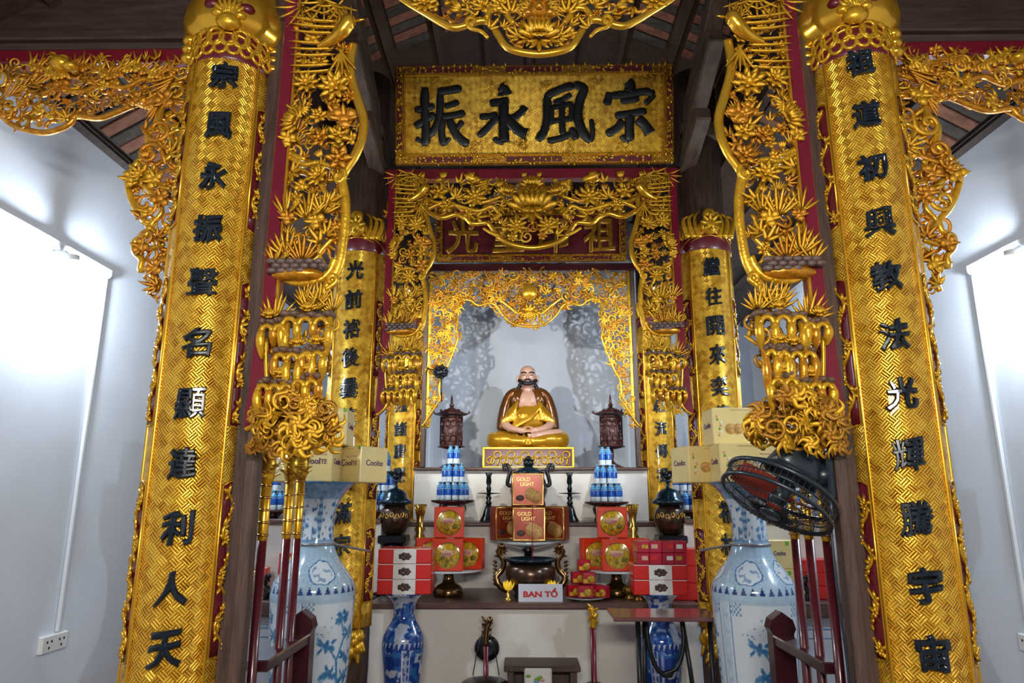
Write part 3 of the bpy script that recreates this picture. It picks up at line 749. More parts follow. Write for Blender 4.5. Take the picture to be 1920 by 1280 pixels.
# ================================================================== GILT OPENWORK
MOT = {}
def motif(kind, mat):
    """shared mesh of one carved motif, about one unit across, in the XZ plane and facing -Y"""
    if (kind, mat) in MOT: return MOT[(kind, mat)]
    mb = MB(); F = (0, -1, 0); rn = random.Random(kind)
    if kind in ('flower', 'rosette'):
        n1, n2 = (9, 7) if kind == 'flower' else (6, 5)
        for q in range(n1):
            a = 2*pi*q/n1; mb.leaf((0, 0, 0), (cos(a), -.15, sin(a)), F, .52, .26 if kind == 'flower' else .36, .22, .3)
        for q in range(n2):
            a = 2*pi*(q+.5)/n2; mb.leaf((0, -.05, 0), (cos(a), -.7, sin(a)), F, .36, .2, .1, .3)
        mb.ball((0, -.16, 0), (.11, .11, .11), 8)
    elif kind == 'lotus':
        for (n, L, W, y, sp) in ((7, .62, .26, 0, 1.35), (6, .56, .26, -.10, 1.0), (5, .46, .26, -.18, .7), (3, .34, .22, -.24, .4)):
            for q in range(n):
                a = -sp+2*sp*q/(n-1); mb.leaf((sin(a)*.06, y, -.12), (sin(a), -.12-.4*abs(y), cos(a)), F, L, W, .18, .35)
        for q in range(5):
            a = -1+2*q/4; mb.leaf((0, -.1, -.1), (sin(a)*.9, -.5, -.55), F, .34, .2, .2, .3)
    elif kind == 'spray3':
        for a, L in ((-.75, .6), (0, .85), (.75, .6)): mb.leaf((0, 0, -.2), (sin(a), -.18, cos(a)), F, L, .24, .25, .3)
    elif kind == 'spray5':
        for a, L in ((-1.2, .5), (-.6, .65), (0, .8), (.6, .65), (1.2, .5)): mb.leaf((0, 0, -.2), (sin(a), -.2-.1*cos(a*3), cos(a)), F, L, .2, .3, .3)
    elif kind == 'tuft':
        for q in range(9):
            a = -1.1+2.2*q/8; mb.leaf((sin(a)*.08, -.03*(q % 3), -.3), (sin(a)*.8, -.15*(q % 3), cos(a)), F, .95-.25*abs(a)+rn.uniform(-.08, .08), .12, .12, .4)
    elif kind == 'palm':
        for q in range(7):
            a = -1.5+3.0*q/6; mb.leaf((0, 0, 0), (sin(a), -.1, -cos(a)), F, .8, .11, .15, .4)
        mb.tube([(0, 0, 0), (.05, .02, .35)], .035, 5)
    elif kind == 'bud':
        mb.tube(catmull([(0, 0, -.5), (.08, 0, -.2), (0, 0, .05)], 4), .05, 5)
        for q in range(4):
            a = -.5+1.0*q/3; mb.leaf((0, -.03*q, 0), (sin(a), -.1, cos(a)), F, .5, .22, .05, .5)
        mb.leaf((.04, 0, -.25), (.8, -.2, .5), F, .4, .17, .2, .3); mb.leaf((.04, 0, -.3), (-.9, -.2, .4), F, .35, .16, .2, .3)
    elif kind in ('curl', 'wave'):
        pts = []
        for k in range(19):
            t = k/18; r = .38*(1-t)**.8+.05; a = -1.2+t*7.5
            pts.append((.05+r*cos(a), -.12*t, r*sin(a)))
        pre = [(-.42, .05, -.48), (-.15, .03, -.45)] if kind == 'curl' else [(-.6, .05, .1), (-.35, .02, -.28)]
        pts = catmull(pre, 3)+pts
        mb.tube(pts, [.05]+[.085]*6+[.07]*(len(pts)-12)+[.06]*4+[.07], 6)
        mb.leaf((-.2, 0, -.45), (-.6, -.2, .6), F, .45, .2, .25, .3)
    elif kind == 'scroll':
        for sg in (-1, 1):
            pts = []
            for k in range(15):
                t = k/14; r = .26*(1-t)**.7+.04; a = pi/2+sg*(.3+t*6.2)
                pts.append((sg*.26+r*cos(a), -.06*t, -.05+r*sin(a)))
            mb.tube([(0, 0, .3), (sg*.1, 0, .28)]+pts, [.05, .065]+[.06]*14, 6)
            mb.leaf((sg*.1, 0, .2), (sg*.7, -.2, .7), F, .4, .17, .25, .3)
        mb.leaf((0, 0, .2), (0, -.2, 1), F, .4, .2, .2, .3)
    elif kind == 'flame':
        for (x, h, b) in ((-.2, .7, -.25), (.02, 1.0, .25), (.22, .65, .3)):
            mb.tube(catmull([(x, 0, -.35), (x-b*.5, -.06, -.05), (x+b*.3, -.10, .15*h), (x+b, -.06, h-.35)], 4), [.10, .11, .10, .09, .085, .08, .07, .06, .055, .045, .035, .02, .01][:13], 6)
    elif kind == 'swirl':
        for q in range(6):
            a = q*1.047; L = (.62, .45)[q % 2]
            pts = catmull([(.05*cos(a), -.05, .05*sin(a)), (.3*L*cos(a+.3), -.14, .3*L*sin(a+.3)), (.75*L*cos(a+.75), -.10, .75*L*sin(a+.75)), (1.0*L*cos(a+1.35), .02, 1.0*L*sin(a+1.35))], 4)
            mb.tube(pts, [.10, .115, .12, .125, .125, .12, .11, .10, .085, .07, .05, .03, .01], 6, flat=.55)
        mb.ball((0, -.12, 0), (.14, .1, .14), 8)
    elif kind == 'feather':
        mb.leaf((0, 0, 0), (1, 0, 0), F, 1, .11, .10, .5, k=6)
    elif kind == 'knot':
        mb.ball((0, 0, 0), (.28, .22, .24), 8).ball((.22, -.1, .18), (.17, .15, .16), 8).ball((-.2, -.08, .2), (.18, .15, .15), 8).ball((.05, -.15, -.22), (.2, .15, .14), 8)
        for q in range(4):
            a = q*1.6; mb.leaf((0, -.1, 0), (cos(a), -.3, sin(a)), F, .5, .22, .2, .3)
    MOT[(kind, mat)] = mb.mesh(kind, mat); return MOT[(kind, mat)]
NAMES = dict(flower='flower', rosette='blossom', lotus='lotus', spray3='leaf_spray', spray5='leaf_fan', tuft='spiky_tuft', palm='bamboo_spray', bud='bud', curl='cloud_curl', wave='cloud_wave', scroll='double_scroll', flame='flame_tongue', feather='feather', knot='peony_knot', swirl='cloud_swirl')
def put(t, kind, p, size, ang=0, mat='gold', tilt=(0, 0), name=None, flip=1):
    return inst(name or NAMES[kind], motif(kind, mat), t, p, (tilt[0], ang, tilt[1]), (size*flip, size*.8, size), world=True)

def inside(p, poly):
    x, z = p; c = False; n = len(poly)
    for i in range(n):
        x1, z1 = poly[i]; x2, z2 = poly[i-1]
        if (z1 > z) != (z2 > z) and x < (x2-x1)*(z-z1)/(z2-z1)+x1: c = not c
    return c
def scatter(poly, d, seed, tries=4000):
    rn = random.Random(seed); xs = [p[0] for p in poly]; zs = [p[1] for p in poly]; pts = []
    for _ in range(tries):
        p = (rn.uniform(min(xs), max(xs)), rn.uniform(min(zs), max(zs)))
        if inside(p, poly) and all((p[0]-q[0])**2+(p[1]-q[1])**2 > d*d for q in pts): pts.append(p)
    return pts
def lattice(t, pts, Y, r, seed, mat='gold_deep', sag=.25, name='branch'):
    """minimum spanning tree of bent twigs that ties the motifs together; every limb off a fork is one branch"""
    rn = random.Random(seed); n = len(pts)
    if n < 2: return
    done = [0]; todo = set(range(1, n)); mb = MB()
    best = {j: (0, (pts[j][0]-pts[0][0])**2+(pts[j][1]-pts[0][1])**2) for j in todo}
    while todo:
        j = min(todo, key=lambda k: best[k][1]); i = best[j][0]; todo.discard(j)
        a = Vector((pts[i][0], Y+rn.uniform(-.01, .01), pts[i][1])); b = Vector((pts[j][0], Y+rn.uniform(-.01, .01), pts[j][1]))
        d = b-a; o = Vector((-d.z, 0, d.x))*rn.choice((-sag, sag))
        mb.tube(catmull([a, a+d*.33+o, a+d*.7+o*.8, b], 3), [r*1.15, r*.85], 5)
        for k in todo:
            dd = (pts[k][0]-pts[j][0])**2+(pts[k][1]-pts[j][1])**2
            if dd < best[k][1]: best[k] = (j, dd)
    o = mb.build(name, mat, t); return tag(o, kind='stuff')
def fill(t, poly, Y, d, seed, kinds, size, twig=.006, dep=.035, mats=('gold', 'gold', 'gold_deep'), skip=()):
    rn = random.Random(seed); pts = [p for p in scatter(poly, d, seed) if all((p[0]-s[0])**2+(p[1]-s[1])**2 > s[2]**2 for s in skip)]
    lattice(t, pts, Y, twig, seed)
    for p in pts:
        k = rn.choice(kinds); sz = size*rn.uniform(.75, 1.3)
        put(t, k, (p[0], Y-rn.uniform(0, dep), p[1]), sz, rn.uniform(-3.1, 3.1) if k not in ('lotus', 'bud', 'tuft') else rn.uniform(-.7, .7), rn.choice(mats), (rn.uniform(-.3, .3), rn.uniform(-.4, .4)), flip=rn.choice((-1, 1)))
    return pts

def side_panel(m, Yp, dz, zcut, label, seed, clouds=True):
    """pierced panel hanging inside a red post: phoenix, pine, blossoms, tortoise-shell rocks and grottoes; drawn on the left, m mirrors it"""
    def Q(x, y, dy=0):
        p = PX(x, y, 2.72); return Vector((-p.x if m > 0 else p.x, Yp+dy, p.z+dz))
    sg = -m if m > 0 else 1            # mirrored drawing direction
    def A(a): return a if m < 0 else -a
    t = thing('openwork_carving', (m*1.10, Yp, 1.95+dz), label, 'wood carving')
    rn = random.Random(seed)
    ztop = zcut
    MB().box((m*1.107, Yp, (2.32+dz+ztop)/2), (.056, .09, ztop-2.32-dz), bev=.006).build('post', 'red_lacquer', t)
    MB().box((m*1.077, Yp-.03, (2.32+dz+ztop)/2), (.012, .02, ztop-2.32-dz), bev=.004).build('gilt_fillet', 'gold_smooth', t)
    poly = [Q(*q) for q in ((485, 638), (507, 638), (508, 690), (511, 730), (504, 766), (490, 790), (472, 808), (464, 800), (476, 720))]
    lp = MB().prism([(p.x, p.z) for p in poly], Yp-.045, Yp+.045).build('lower_post', 'red_lacquer', t)
    edge = catmull([Q(507, 640, -.05), Q(508, 700, -.05), Q(512, 745, -.05), Q(508, 770, -.05), Q(495, 765, -.05), Q(494, 752, -.05), Q(502, 750, -.05)], 5)
    MB().tube(edge, .010, 6).build('gilt_scroll', 'gold_smooth', lp)
    MB().tube(catmull([Q(512, 748, -.05), Q(506, 775, -.05), Q(490, 795, -.05), Q(470, 808, -.05)], 5), .010, 6).build('gilt_scroll', 'gold_smooth', lp)
    ok = lambda p: p.z < ztop-.02
    # bounding trunk
    tr = [Q(*q, -.02) for q in ((664, 88), (659, 120), (660, 150), (672, 190), (683, 228), (681, 262), (668, 295), (648, 325), (640, 345))]
    tr = [p for p in tr if ok(p)]
    if len(tr) > 2: MB().tube(catmull(tr, 5), .021, 8, flat=.7).build('trunk', 'gold_smooth', t)
    MB().tube(catmull([Q(*q, -.03) for q in ((633, 318), (645, 318), (650, 335), (640, 347), (632, 340), (636, 332))], 5), .011, 6).build('trunk_curl', 'gold', t)
    MB().tube(catmull([Q(*q, -.02) for q in ((640, 330), (648, 370), (650, 410), (646, 450), (640, 490), (628, 520), (612, 545), (598, 580))], 5), [.022, .022, .024, .02], 8, flat=.8).build('trunk', 'gold', t)
    MB().tube(catmull([Q(*q, -.04) for q in ((616, 548), (628, 540), (636, 532), (632, 522), (622, 527), (624, 537))], 5), .011, 6).build('trunk_curl', 'gold', t)
    # phoenix
    if ok(Q(640, 60)):
        ph = MB().tube(catmull([Q(672, 56, -.06), Q(660, 62, -.07), Q(645, 78, -.06), Q(622, 88, -.04), Q(600, 96, -.03)], 4), [.012, .02, .028, .034, .036, .034, .034, .034, .03, .03, .026, .026, .022, .02, .018, .016, .014], 8)
        ph.leaf(Q(670, 56, -.06), (sg*1, -.1, .1), (0, -1, 0), .05, .02, .05)
        ob = ph.build('phoenix_body', 'gold_smooth', t)
        for k in range(8):
            y = 52+k*13; x1 = 642-k*2+6*(k % 2)
            p = Q(x1, y, -.04-.01*(k % 3)); q = Q(546+4*(k % 3), y-6+k*2, -.03); d = q-p
            inst('feather', motif('feather', 'gold'), ob, p, (0, -atan2(d.z, d.x), 0), (d.length, d.length*.9, d.length*.8), world=True)
        for k in range(5):
            p = Q(636+k*4, 100, -.05); put(ob, 'feather', p, .16, A(.9+k*.28)+ (0 if m < 0 else pi), 'gold', name='wing_feather')
        for k in range(3):
            put(ob, 'feather', Q(664-k*3, 52, -.06), .07, A(-1.6-.35*k) + (0 if m < 0 else pi), 'gold', name='crest')
    if ok(Q(585, 25)):
        for (x, y, s) in ((572, 22, .16), (612, 14, .15), (640, 20, .13)): put(t, 'palm', Q(x, y, -.04), s, A(.4), 'gold')
    # branches across
    for pl in (((543, 295), (570, 312), (600, 308), (630, 318), (642, 312)), ((528, 262), (545, 290), (575, 302)), ((545, 330), (570, 325), (600, 345), (618, 372), (640, 380)),
               ((560, 395), (585, 420), (598, 450), (600, 480), (612, 500)), ((548, 480), (570, 470), (590, 490), (606, 470), (625, 450))):
        ps = [Q(*q, -.015) for q in pl]
        if all(ok(p) for p in ps): MB().tube(catmull(ps, 5), [.015, .010], 6).build('bough', 'gold', t)
    # big motifs
    for (k, x, y, s, a) in (('flower', 580, 165, .12, 0), ('flower', 630, 172, .15, .3), ('knot', 650, 235, .14, 0), ('knot', 632, 226, .11, 1), ('bud', 566, 215, .11, 1.9), ('lotus', 558, 238, .13, -1.2),
                            ('rosette', 640, 262, .11, .5), ('rosette', 605, 268, .10, .2), ('knot', 545, 272, .09, .2), ('rosette', 640, 305, .12, 0), ('flower', 600, 338, .12, 0), ('spray5', 560, 330, .11, 1.6),
                            ('tuft', 545, 395, .13, 0), ('tuft', 585, 400, .15, 0), ('tuft', 612, 395, .12, .1), ('spray5', 628, 385, .10, 1.2), ('knot', 545, 418, .08, 0), ('knot', 598, 424, .10, 0),
                            ('tuft', 545, 470, .14, 0), ('tuft', 570, 480, .14, -.1), ('tuft', 528, 485, .12, .2), ('spray5', 620, 440, .10, .5), ('spray3', 600, 455, .10, -.6)):
        p = Q(x, y, -.045)
        if ok(p): put(t, k, p, s, A(a), 'gold' if (x+y) % 3 else 'gold_deep', (rn.uniform(-.2, .2), rn.uniform(-.3, .3)))
    # small filling
    P1 = [Q(*q) for q in ((555, 30), (650, 30), (655, 130), (662, 190), (672, 235), (665, 275), (645, 305), (640, 380), (640, 440), (610, 480), (530, 490), (540, 330), (545, 200))]
    P1 = [(p.x, min(p.z, ztop-.03)) for p in P1]
    fill(t, P1, Yp, .050, seed, ['spray3', 'spray5', 'bud', 'rosette', 'tuft', 'curl', 'knot'], .072, .006, .03)
    # tortoise-shell shelf
    c = Q(565, 512, -.05); sh = MB().ball(c+Vector((0, .01, -.022)), (.112, .05, .03), 14).build('shelf_rock', 'gold_deep', t)
    for k in range(16):
        a = (k % 6-2.5)*.038+((k//6) % 2)*.018; p = c+Vector((a, -.035+.004*(k//6), .022-.018*(k//6)))
        MB().ball(p, (.022, .018, .013), 8).build('shell_scale', 'scale_grey', sh)
    MB().tube(catmull([Q(*q, -.03) for q in ((528, 522), (560, 535), (600, 530), (622, 512), (632, 490))], 5), [.014, .02, .022, .018], 8).build('bough', 'gold', t)
    # rocks, pines and grottoes
    for (x, y, s) in ((590, 572, .13), (602, 560, .11), (527, 590, .14), (580, 560, .10), (625, 575, .11)): put(t, 'tuft', Q(x, y, -.04), s, rn.uniform(-.3, .3), 'gold')
    gro = ((585, 600, 92, 55), (527, 612, 48, 45), (562, 664, 70, 58), (530, 720, 66, 48), (598, 660, 40, 60), (585, 712, 50, 50))
    for gi, (x, y, wpx, h) in enumerate(gro):
        c = Q(x, y, -.05); w2 = wpx/2/455*.98
        g = MB()
        for k in range(6):
            u = -1+2*k/5; g.ball(c+Vector((u*w2*.85, rn.uniform(-.012, .012), rn.uniform(-.006, .008))), (w2*.30, .05, .016), 9)
        go = g.build('grotto_roof', 'rock_top', t)
        n = 4 if wpx > 60 else 3
        for k in range(n):
            u = -1+2*k/(n-1); L = h/455*rn.uniform(.9, 1.5)
            MB().tube(catmull([c+Vector((u*w2*.9, -.01, .0)), c+Vector((u*w2*.95, -.03, -L*.4)), c+Vector((u*w2*.9, -.02, -L*.75)), c+Vector((u*w2*.86, -.01, -L))], 4), [.012, .013, .014, .016, .018, .019, .019, .018, .016, .013, .010, .007, .003][:13], 7).build('stalactite', rn.choice(('gold', 'gold_deep')), go)
        for k in range(n-1):
            u = -1+2*(k+.5)/(n-1); rr_ = w2/(n-1)*.8
            ar = [c+Vector((u*w2*.95+rr_*cos(q), -.035, -.03-.6*rr_+rr_*1.2*sin(q))) for q in [pi*i/8 for i in range(9)]]
            MB().tube(ar, .011, 6).build('arch', 'gold', go)
        put(go, 'lotus', c+Vector((rn.uniform(-.02, .02), -.03, .03)), .06, 0, 'gold')
    P2 = [Q(*q) for q in ((505, 600), (620, 560), (625, 600), (612, 680), (600, 740), (560, 760), (500, 760))]
    fill(t, [(p.x, p.z) for p in P2], Yp+.02, .055, seed+3, ['knot', 'flame', 'curl', 'spray3'], .075, .010, .02, ('gold_deep', 'gold_dark', 'gold'))
    if clouds:
        P3 = [Q(*q) for q in ((486, 770), (520, 752), (570, 742), (608, 755), (632, 780), (640, 805), (628, 830), (590, 842), (540, 845), (490, 845))]
        pts = scatter([(p.x, p.z) for p in P3], .027, seed+9)
        lattice(t, pts, Yp+.02, .018, seed, 'gold_deep', .2, 'cloud_core')
        for k, p in enumerate(pts):
            put(t, rn.choice(('swirl', 'flame', 'swirl', 'swirl', 'wave')), (p[0], Yp-rn.uniform(.0, .13), p[1]), rn.uniform(.065, .10), rn.uniform(-3, 3), rn.choice(('gold', 'gold_dark', 'gold_dark', 'gold')), (rn.uniform(-.5, .5), rn.uniform(-.5, .5)))
    else:
        P3 = [Q(*q) for q in ((505, 740), (600, 735), (590, 775), (545, 790), (515, 800), (500, 785))]
        for k, p in enumerate(scatter([(p.x, p.z) for p in P3], .04, seed+9)):
            put(t, rn.choice(('wave', 'flame')), (p[0], Yp-rn.uniform(0, .06), p[1]), rn.uniform(.06, .09), rn.uniform(-3, 3), rn.choice(('gold', 'gold_deep')))
    return t
for m in (-1, 1):
    side_panel(m, 2.72, 0, 4.25, 'large gilt openwork panel of phoenix, blossoms and grottoes inside the %s front column' % SIDE[m], 11 if m < 0 else 12)
for m in (-1, 1):
    side_panel(m, 5.10, .34, 4.165, 'gilt openwork panel of the middle frame, inside the %s second column' % SIDE[m], 21 if m < 0 else 22, False)

def mirrored(pts): return pts + [Vector((-p.x, p.y, p.z)) for p in reversed(pts[:-1])]
def WXc(x, xc): return xc   # (kept for clarity of the drawing centre)
# ---- front valance (only its lower swag is in the picture)
YV = 2.84; t = thing('carved_valance', (0, YV, 3.5), 'gilt openwork swag hanging nearest the viewer at the top', 'valance')
def HL(pxs, Y, xc, dy=0):
    """left half drawn in photo pixels, recentred on the shrine axis"""
    out = []
    for x, y in pxs:
        p = PX(x, y, Y); c = PX(xc, y, Y); out.append(Vector((p.x-c.x, Y+dy, p.z)))
    return out
half = HL(((735, -12), (770, 14), (803, 34), (830, 50), (856, 60), (884, 53), (905, 47), (922, 52), (937, 75), (950, 94), (972, 104), (1012, 109)), YV, 1012, -.03)
MB().tube(catmull(mirrored(half), 5), .017, 8).build('swag_rim', 'gold_smooth', t)
for sgn in (-1, 1):
    c = HL(((884, 60), (893, 52), (886, 46), (878, 54), (886, 66), (905, 72), (918, 84)), YV, 1012, -.05)
    MB().tube(catmull([Vector((p.x*-sgn, p.y, p.z)) for p in c], 5), [.012, .014, .008], 6).build('rim_curl', 'gold', t)
    c = HL(((915, 45), (925, 30), (945, 28), (955, 42), (965, 55)), YV, 1012, -.04)
    MB().tube(catmull([Vector((p.x*-sgn, p.y, p.z)) for p in c], 5), .014, 6).build('inner_scroll', 'gold', t)
    for (x, y, k, s, a) in ((800, 18, 'flower', .13, 0), (812, 2, 'knot', .12, .5), (905, 20, 'spray5', .12, .8), (870, 32, 'bud', .12, 1.2), (940, 15, 'spray5', .13, .5), (958, 30, 'spray5', .12, .2), (850, 10, 'rosette', .11, 0), (968, 78, 'spray5', .10, 1.0), (990, 88, 'spray5', .10, 2.2), (925, 62, 'spray3', .09, -.8), (900, 8, 'rosette', .10, 0), (935, -8, 'flower', .12, 0)):
        p = HL(((x, y),), YV, 1012, -.05)[0]
        put(t, k, (p.x*-sgn, p.y, p.z), s, a*sgn, 'gold')
pz = HL(((1012, 75),), YV, 1012)[0]
put(t, 'lotus', (0, YV-.07, PZ(78, YV)), .16, 0, 'gold'); put(t, 'spray5', (0, YV-.05, PZ(95, YV)), .13, pi, 'gold')
mb = MB().ball((0, YV-.07, PZ(40, YV)), (.055, .05, .045), 14)
for q in (-1, 1): mb.ball((q*.028, YV-.115, PZ(32, YV)), .014, 8).ball((q*.05, YV-.08, PZ(48, YV)), (.03, .03, .02), 8)
mb.ball((0, YV-.12, PZ(46, YV)), (.02, .02, .016), 8); mb.build('lion_mask', 'gold_deep', t)
for q in range(9):
    a = -1.6+3.2*q/8; put(t, 'flame', (.085*sin(a), YV-.05, PZ(40, YV)+.08*cos(a)), .07, a, 'gold', name='mane_lock')
poly = [(p.x, p.z-.0) for p in mirrored(HL(((750, -40), (790, 8), (830, 32), (870, 42), (925, 38), (955, 78), (1012, 92)), YV, 1012))]+[(.66, 3.93), (-.66, 3.93)]
fill(t, poly, YV, .052, 77, ['spray3', 'spray5', 'curl', 'bud', 'rosette', 'knot'], .075, .008, .04)
MB().box((0, 2.9, 4.10), (2.3, .09, .10), bev=.01).build('top_rail', 'red_lacquer', t)

# ---- middle valance with the lotus
YV = 5.20; t = thing('carved_valance', (0, YV, 3.7), 'gilt lotus valance under the large name board', 'valance')
half = HL(((742, 418), (775, 392), (803, 398), (834, 411), (860, 405), (880, 412), (892, 422), (919, 421), (930, 432), (942, 448), (966, 461), (1003, 467)), YV, 1003, -.03)
MB().tube(catmull(mirrored(half), 5), .020, 8).build('swag_rim', 'gold_smooth', t)
for sgn in (-1, 1):
    def H(x, y, dy=-.05):
        p = HL(((x, y),), YV, 1003, dy)[0]; return Vector((p.x*-sgn, p.y, p.z))
    MB().tube(catmull([H(x, y) for x, y in ((912, 432), (925, 440), (940, 446))], 4), [.010, .018], 6).build('rim_curl', 'gold', t)
    MB().tube(catmull([H(x, y) for x, y in ((803, 400), (840, 385), (880, 395), (905, 400), (930, 392), (945, 410))], 5), .016, 6).build('bough', 'gold', t)
    MB().tube(catmull([H(x, y) for x, y in ((745, 390), (790, 372), (830, 385), (870, 372), (905, 385), (950, 372))], 5), .014, 6).build('bough', 'gold', t)
    for (x, y, k, s, a) in ((760, 348, 'flower', .17, 0), (764, 410, 'flower', .24, .2), (898, 374, 'flower', .20, .3), (975, 428, 'flower', .17, .4), (830, 365, 'rosette', .17, 0), (838, 342, 'bud', .14, .1), (890, 342, 'bud', .14, 0),
                            (800, 342, 'bud', .13, -.2), (865, 372, 'spray5', .15, .6), (942, 358, 'bud', .14, .2), (958, 366, 'lotus', .15, .3), (790, 378, 'spray5', .15, 1.2), (845, 392, 'rosette', .13, 0), (932, 408, 'bud', .13, 2.4), (905, 412, 'spray3', .13, 1.6), (870, 345, 'spray3', .12, .3), (948, 395, 'spray5', .13, 2)):
        put(t, k, H(x, y, -.06), s, a*-sgn, 'gold', (0, 0))
    w_ = MB().leaf(H(912, 344, -.05), (-sgn*-1.0, -.1, .25), (0, -1, 0), .17, .09, .2)
    p0 = H(908, 342); 
    for k in range(4): w_.leaf(H(926, 341+k*3, -.04), (sgn*-1*-1*(1 if sgn < 0 else 1)*(-sgn), 0, -.25-.1*k), (0, -1, 0), .16, .03, .1)
    w_.build('bird', 'gold', t)
put(t, 'lotus', (0, YV-.10, PZ(392, YV)), .34, 0, 'gold'); put(t, 'lotus', (0, YV-.07, PZ(352, YV)), .16, 0, 'gold'); put(t, 'spray5', (0, YV-.08, PZ(408, YV)), .24, pi, 'gold')
for x in (-.06, .06): put(t, 'bud', (x, YV-.05, PZ(338, YV)), .10, 0, 'gold')
poly = [(p.x, p.z) for p in mirrored(HL(((735, 410), (780, 388), (834, 402), (880, 405), (919, 412), (945, 438), (966, 450), (1003, 456)), YV, 1003))]+[(1.10, 4.15), (-1.10, 4.15)]
fill(t, poly, YV, .075, 78, ['spray3', 'spray5', 'curl', 'bud', 'rosette', 'bud'], .10, .008, .05)

# ---- fine lace frame round the niche
YL = 7.30; t = thing('lace_frame', (0, YL, S3Z), 'fine gilt lace frame edging the white niche around the statue', 'carved frame')
for sgn in (-1, 1):
    MB().box((sgn*1.125, YL+.02, (S3Z+4.1)/2), (.05, .08, 4.1-S3Z), bev=.006).build('post', 'wood_brown', t)
    MB().box((sgn*1.085, YL, (2.45+4.1)/2), (.03, .03, 1.65), bev=.004).build('gilt_fillet', 'gold', t)
inner = ((792, 800), (803, 785), (819, 760), (828, 747), (825, 735), (828, 712), (837, 697), (853, 657), (861, 632), (858, 616), (861, 597), (862, 569), (874, 563), (887, 565), (900, 574), (919, 569), (934, 575), (947, 594), (969, 610), (995, 613))
half = HL(inner, YL, 995, -.02)
MB().tube(catmull(mirrored(half), 4), .012, 6).build('inner_rim', 'gold_smooth', t)
ih = HL(inner, YL, 995)
for sgn in (-1, 1):
    poly = [(-sgn*p.x, p.z) for p in ih[:12]]+[(-sgn*-1.07, ih[11].z+.02), (-sgn*-1.07, ih[0].z)]
    fill(t, poly, YL, .056, 90+sgn, ['curl', 'swirl', 'wave', 'scroll', 'spray5'], .098, .007, .02, ('gold', 'gold', 'gold_deep'))
poly = [(p.x, p.z) for p in mirrored(ih[11:])]+[(1.07, PZ(569, YL)), (1.07, 4.09), (-1.07, 4.09), (-1.07, PZ(569, YL))]
fill(t, poly, YL, .058, 93, ['curl', 'scroll', 'swirl', 'scroll', 'spray5', 'rosette'], .112, .008, .02, ('gold', 'gold_deep', 'gold_dark'))
MB().ball((0, YL-.06, PZ(551, YL)), (.088, .06, .088), 20).build('gilt_orb', 'gold_smooth', t)
put(t, 'lotus', (0, YL-.05, PZ(590, YL)), .2, pi, 'gold'); put(t, 'flower', (0, YL-.05, PZ(585, YL)), .17, 0, 'gold')
for sgn in (-1, 1):
    MB().tube(catmull([Vector((-sgn*p.x, p.y-.03, p.z)) for p in HL(((935, 560), (955, 575), (975, 590), (990, 585))  , YL, 995)], 4), .014, 6).build('inner_scroll', 'gold', t)

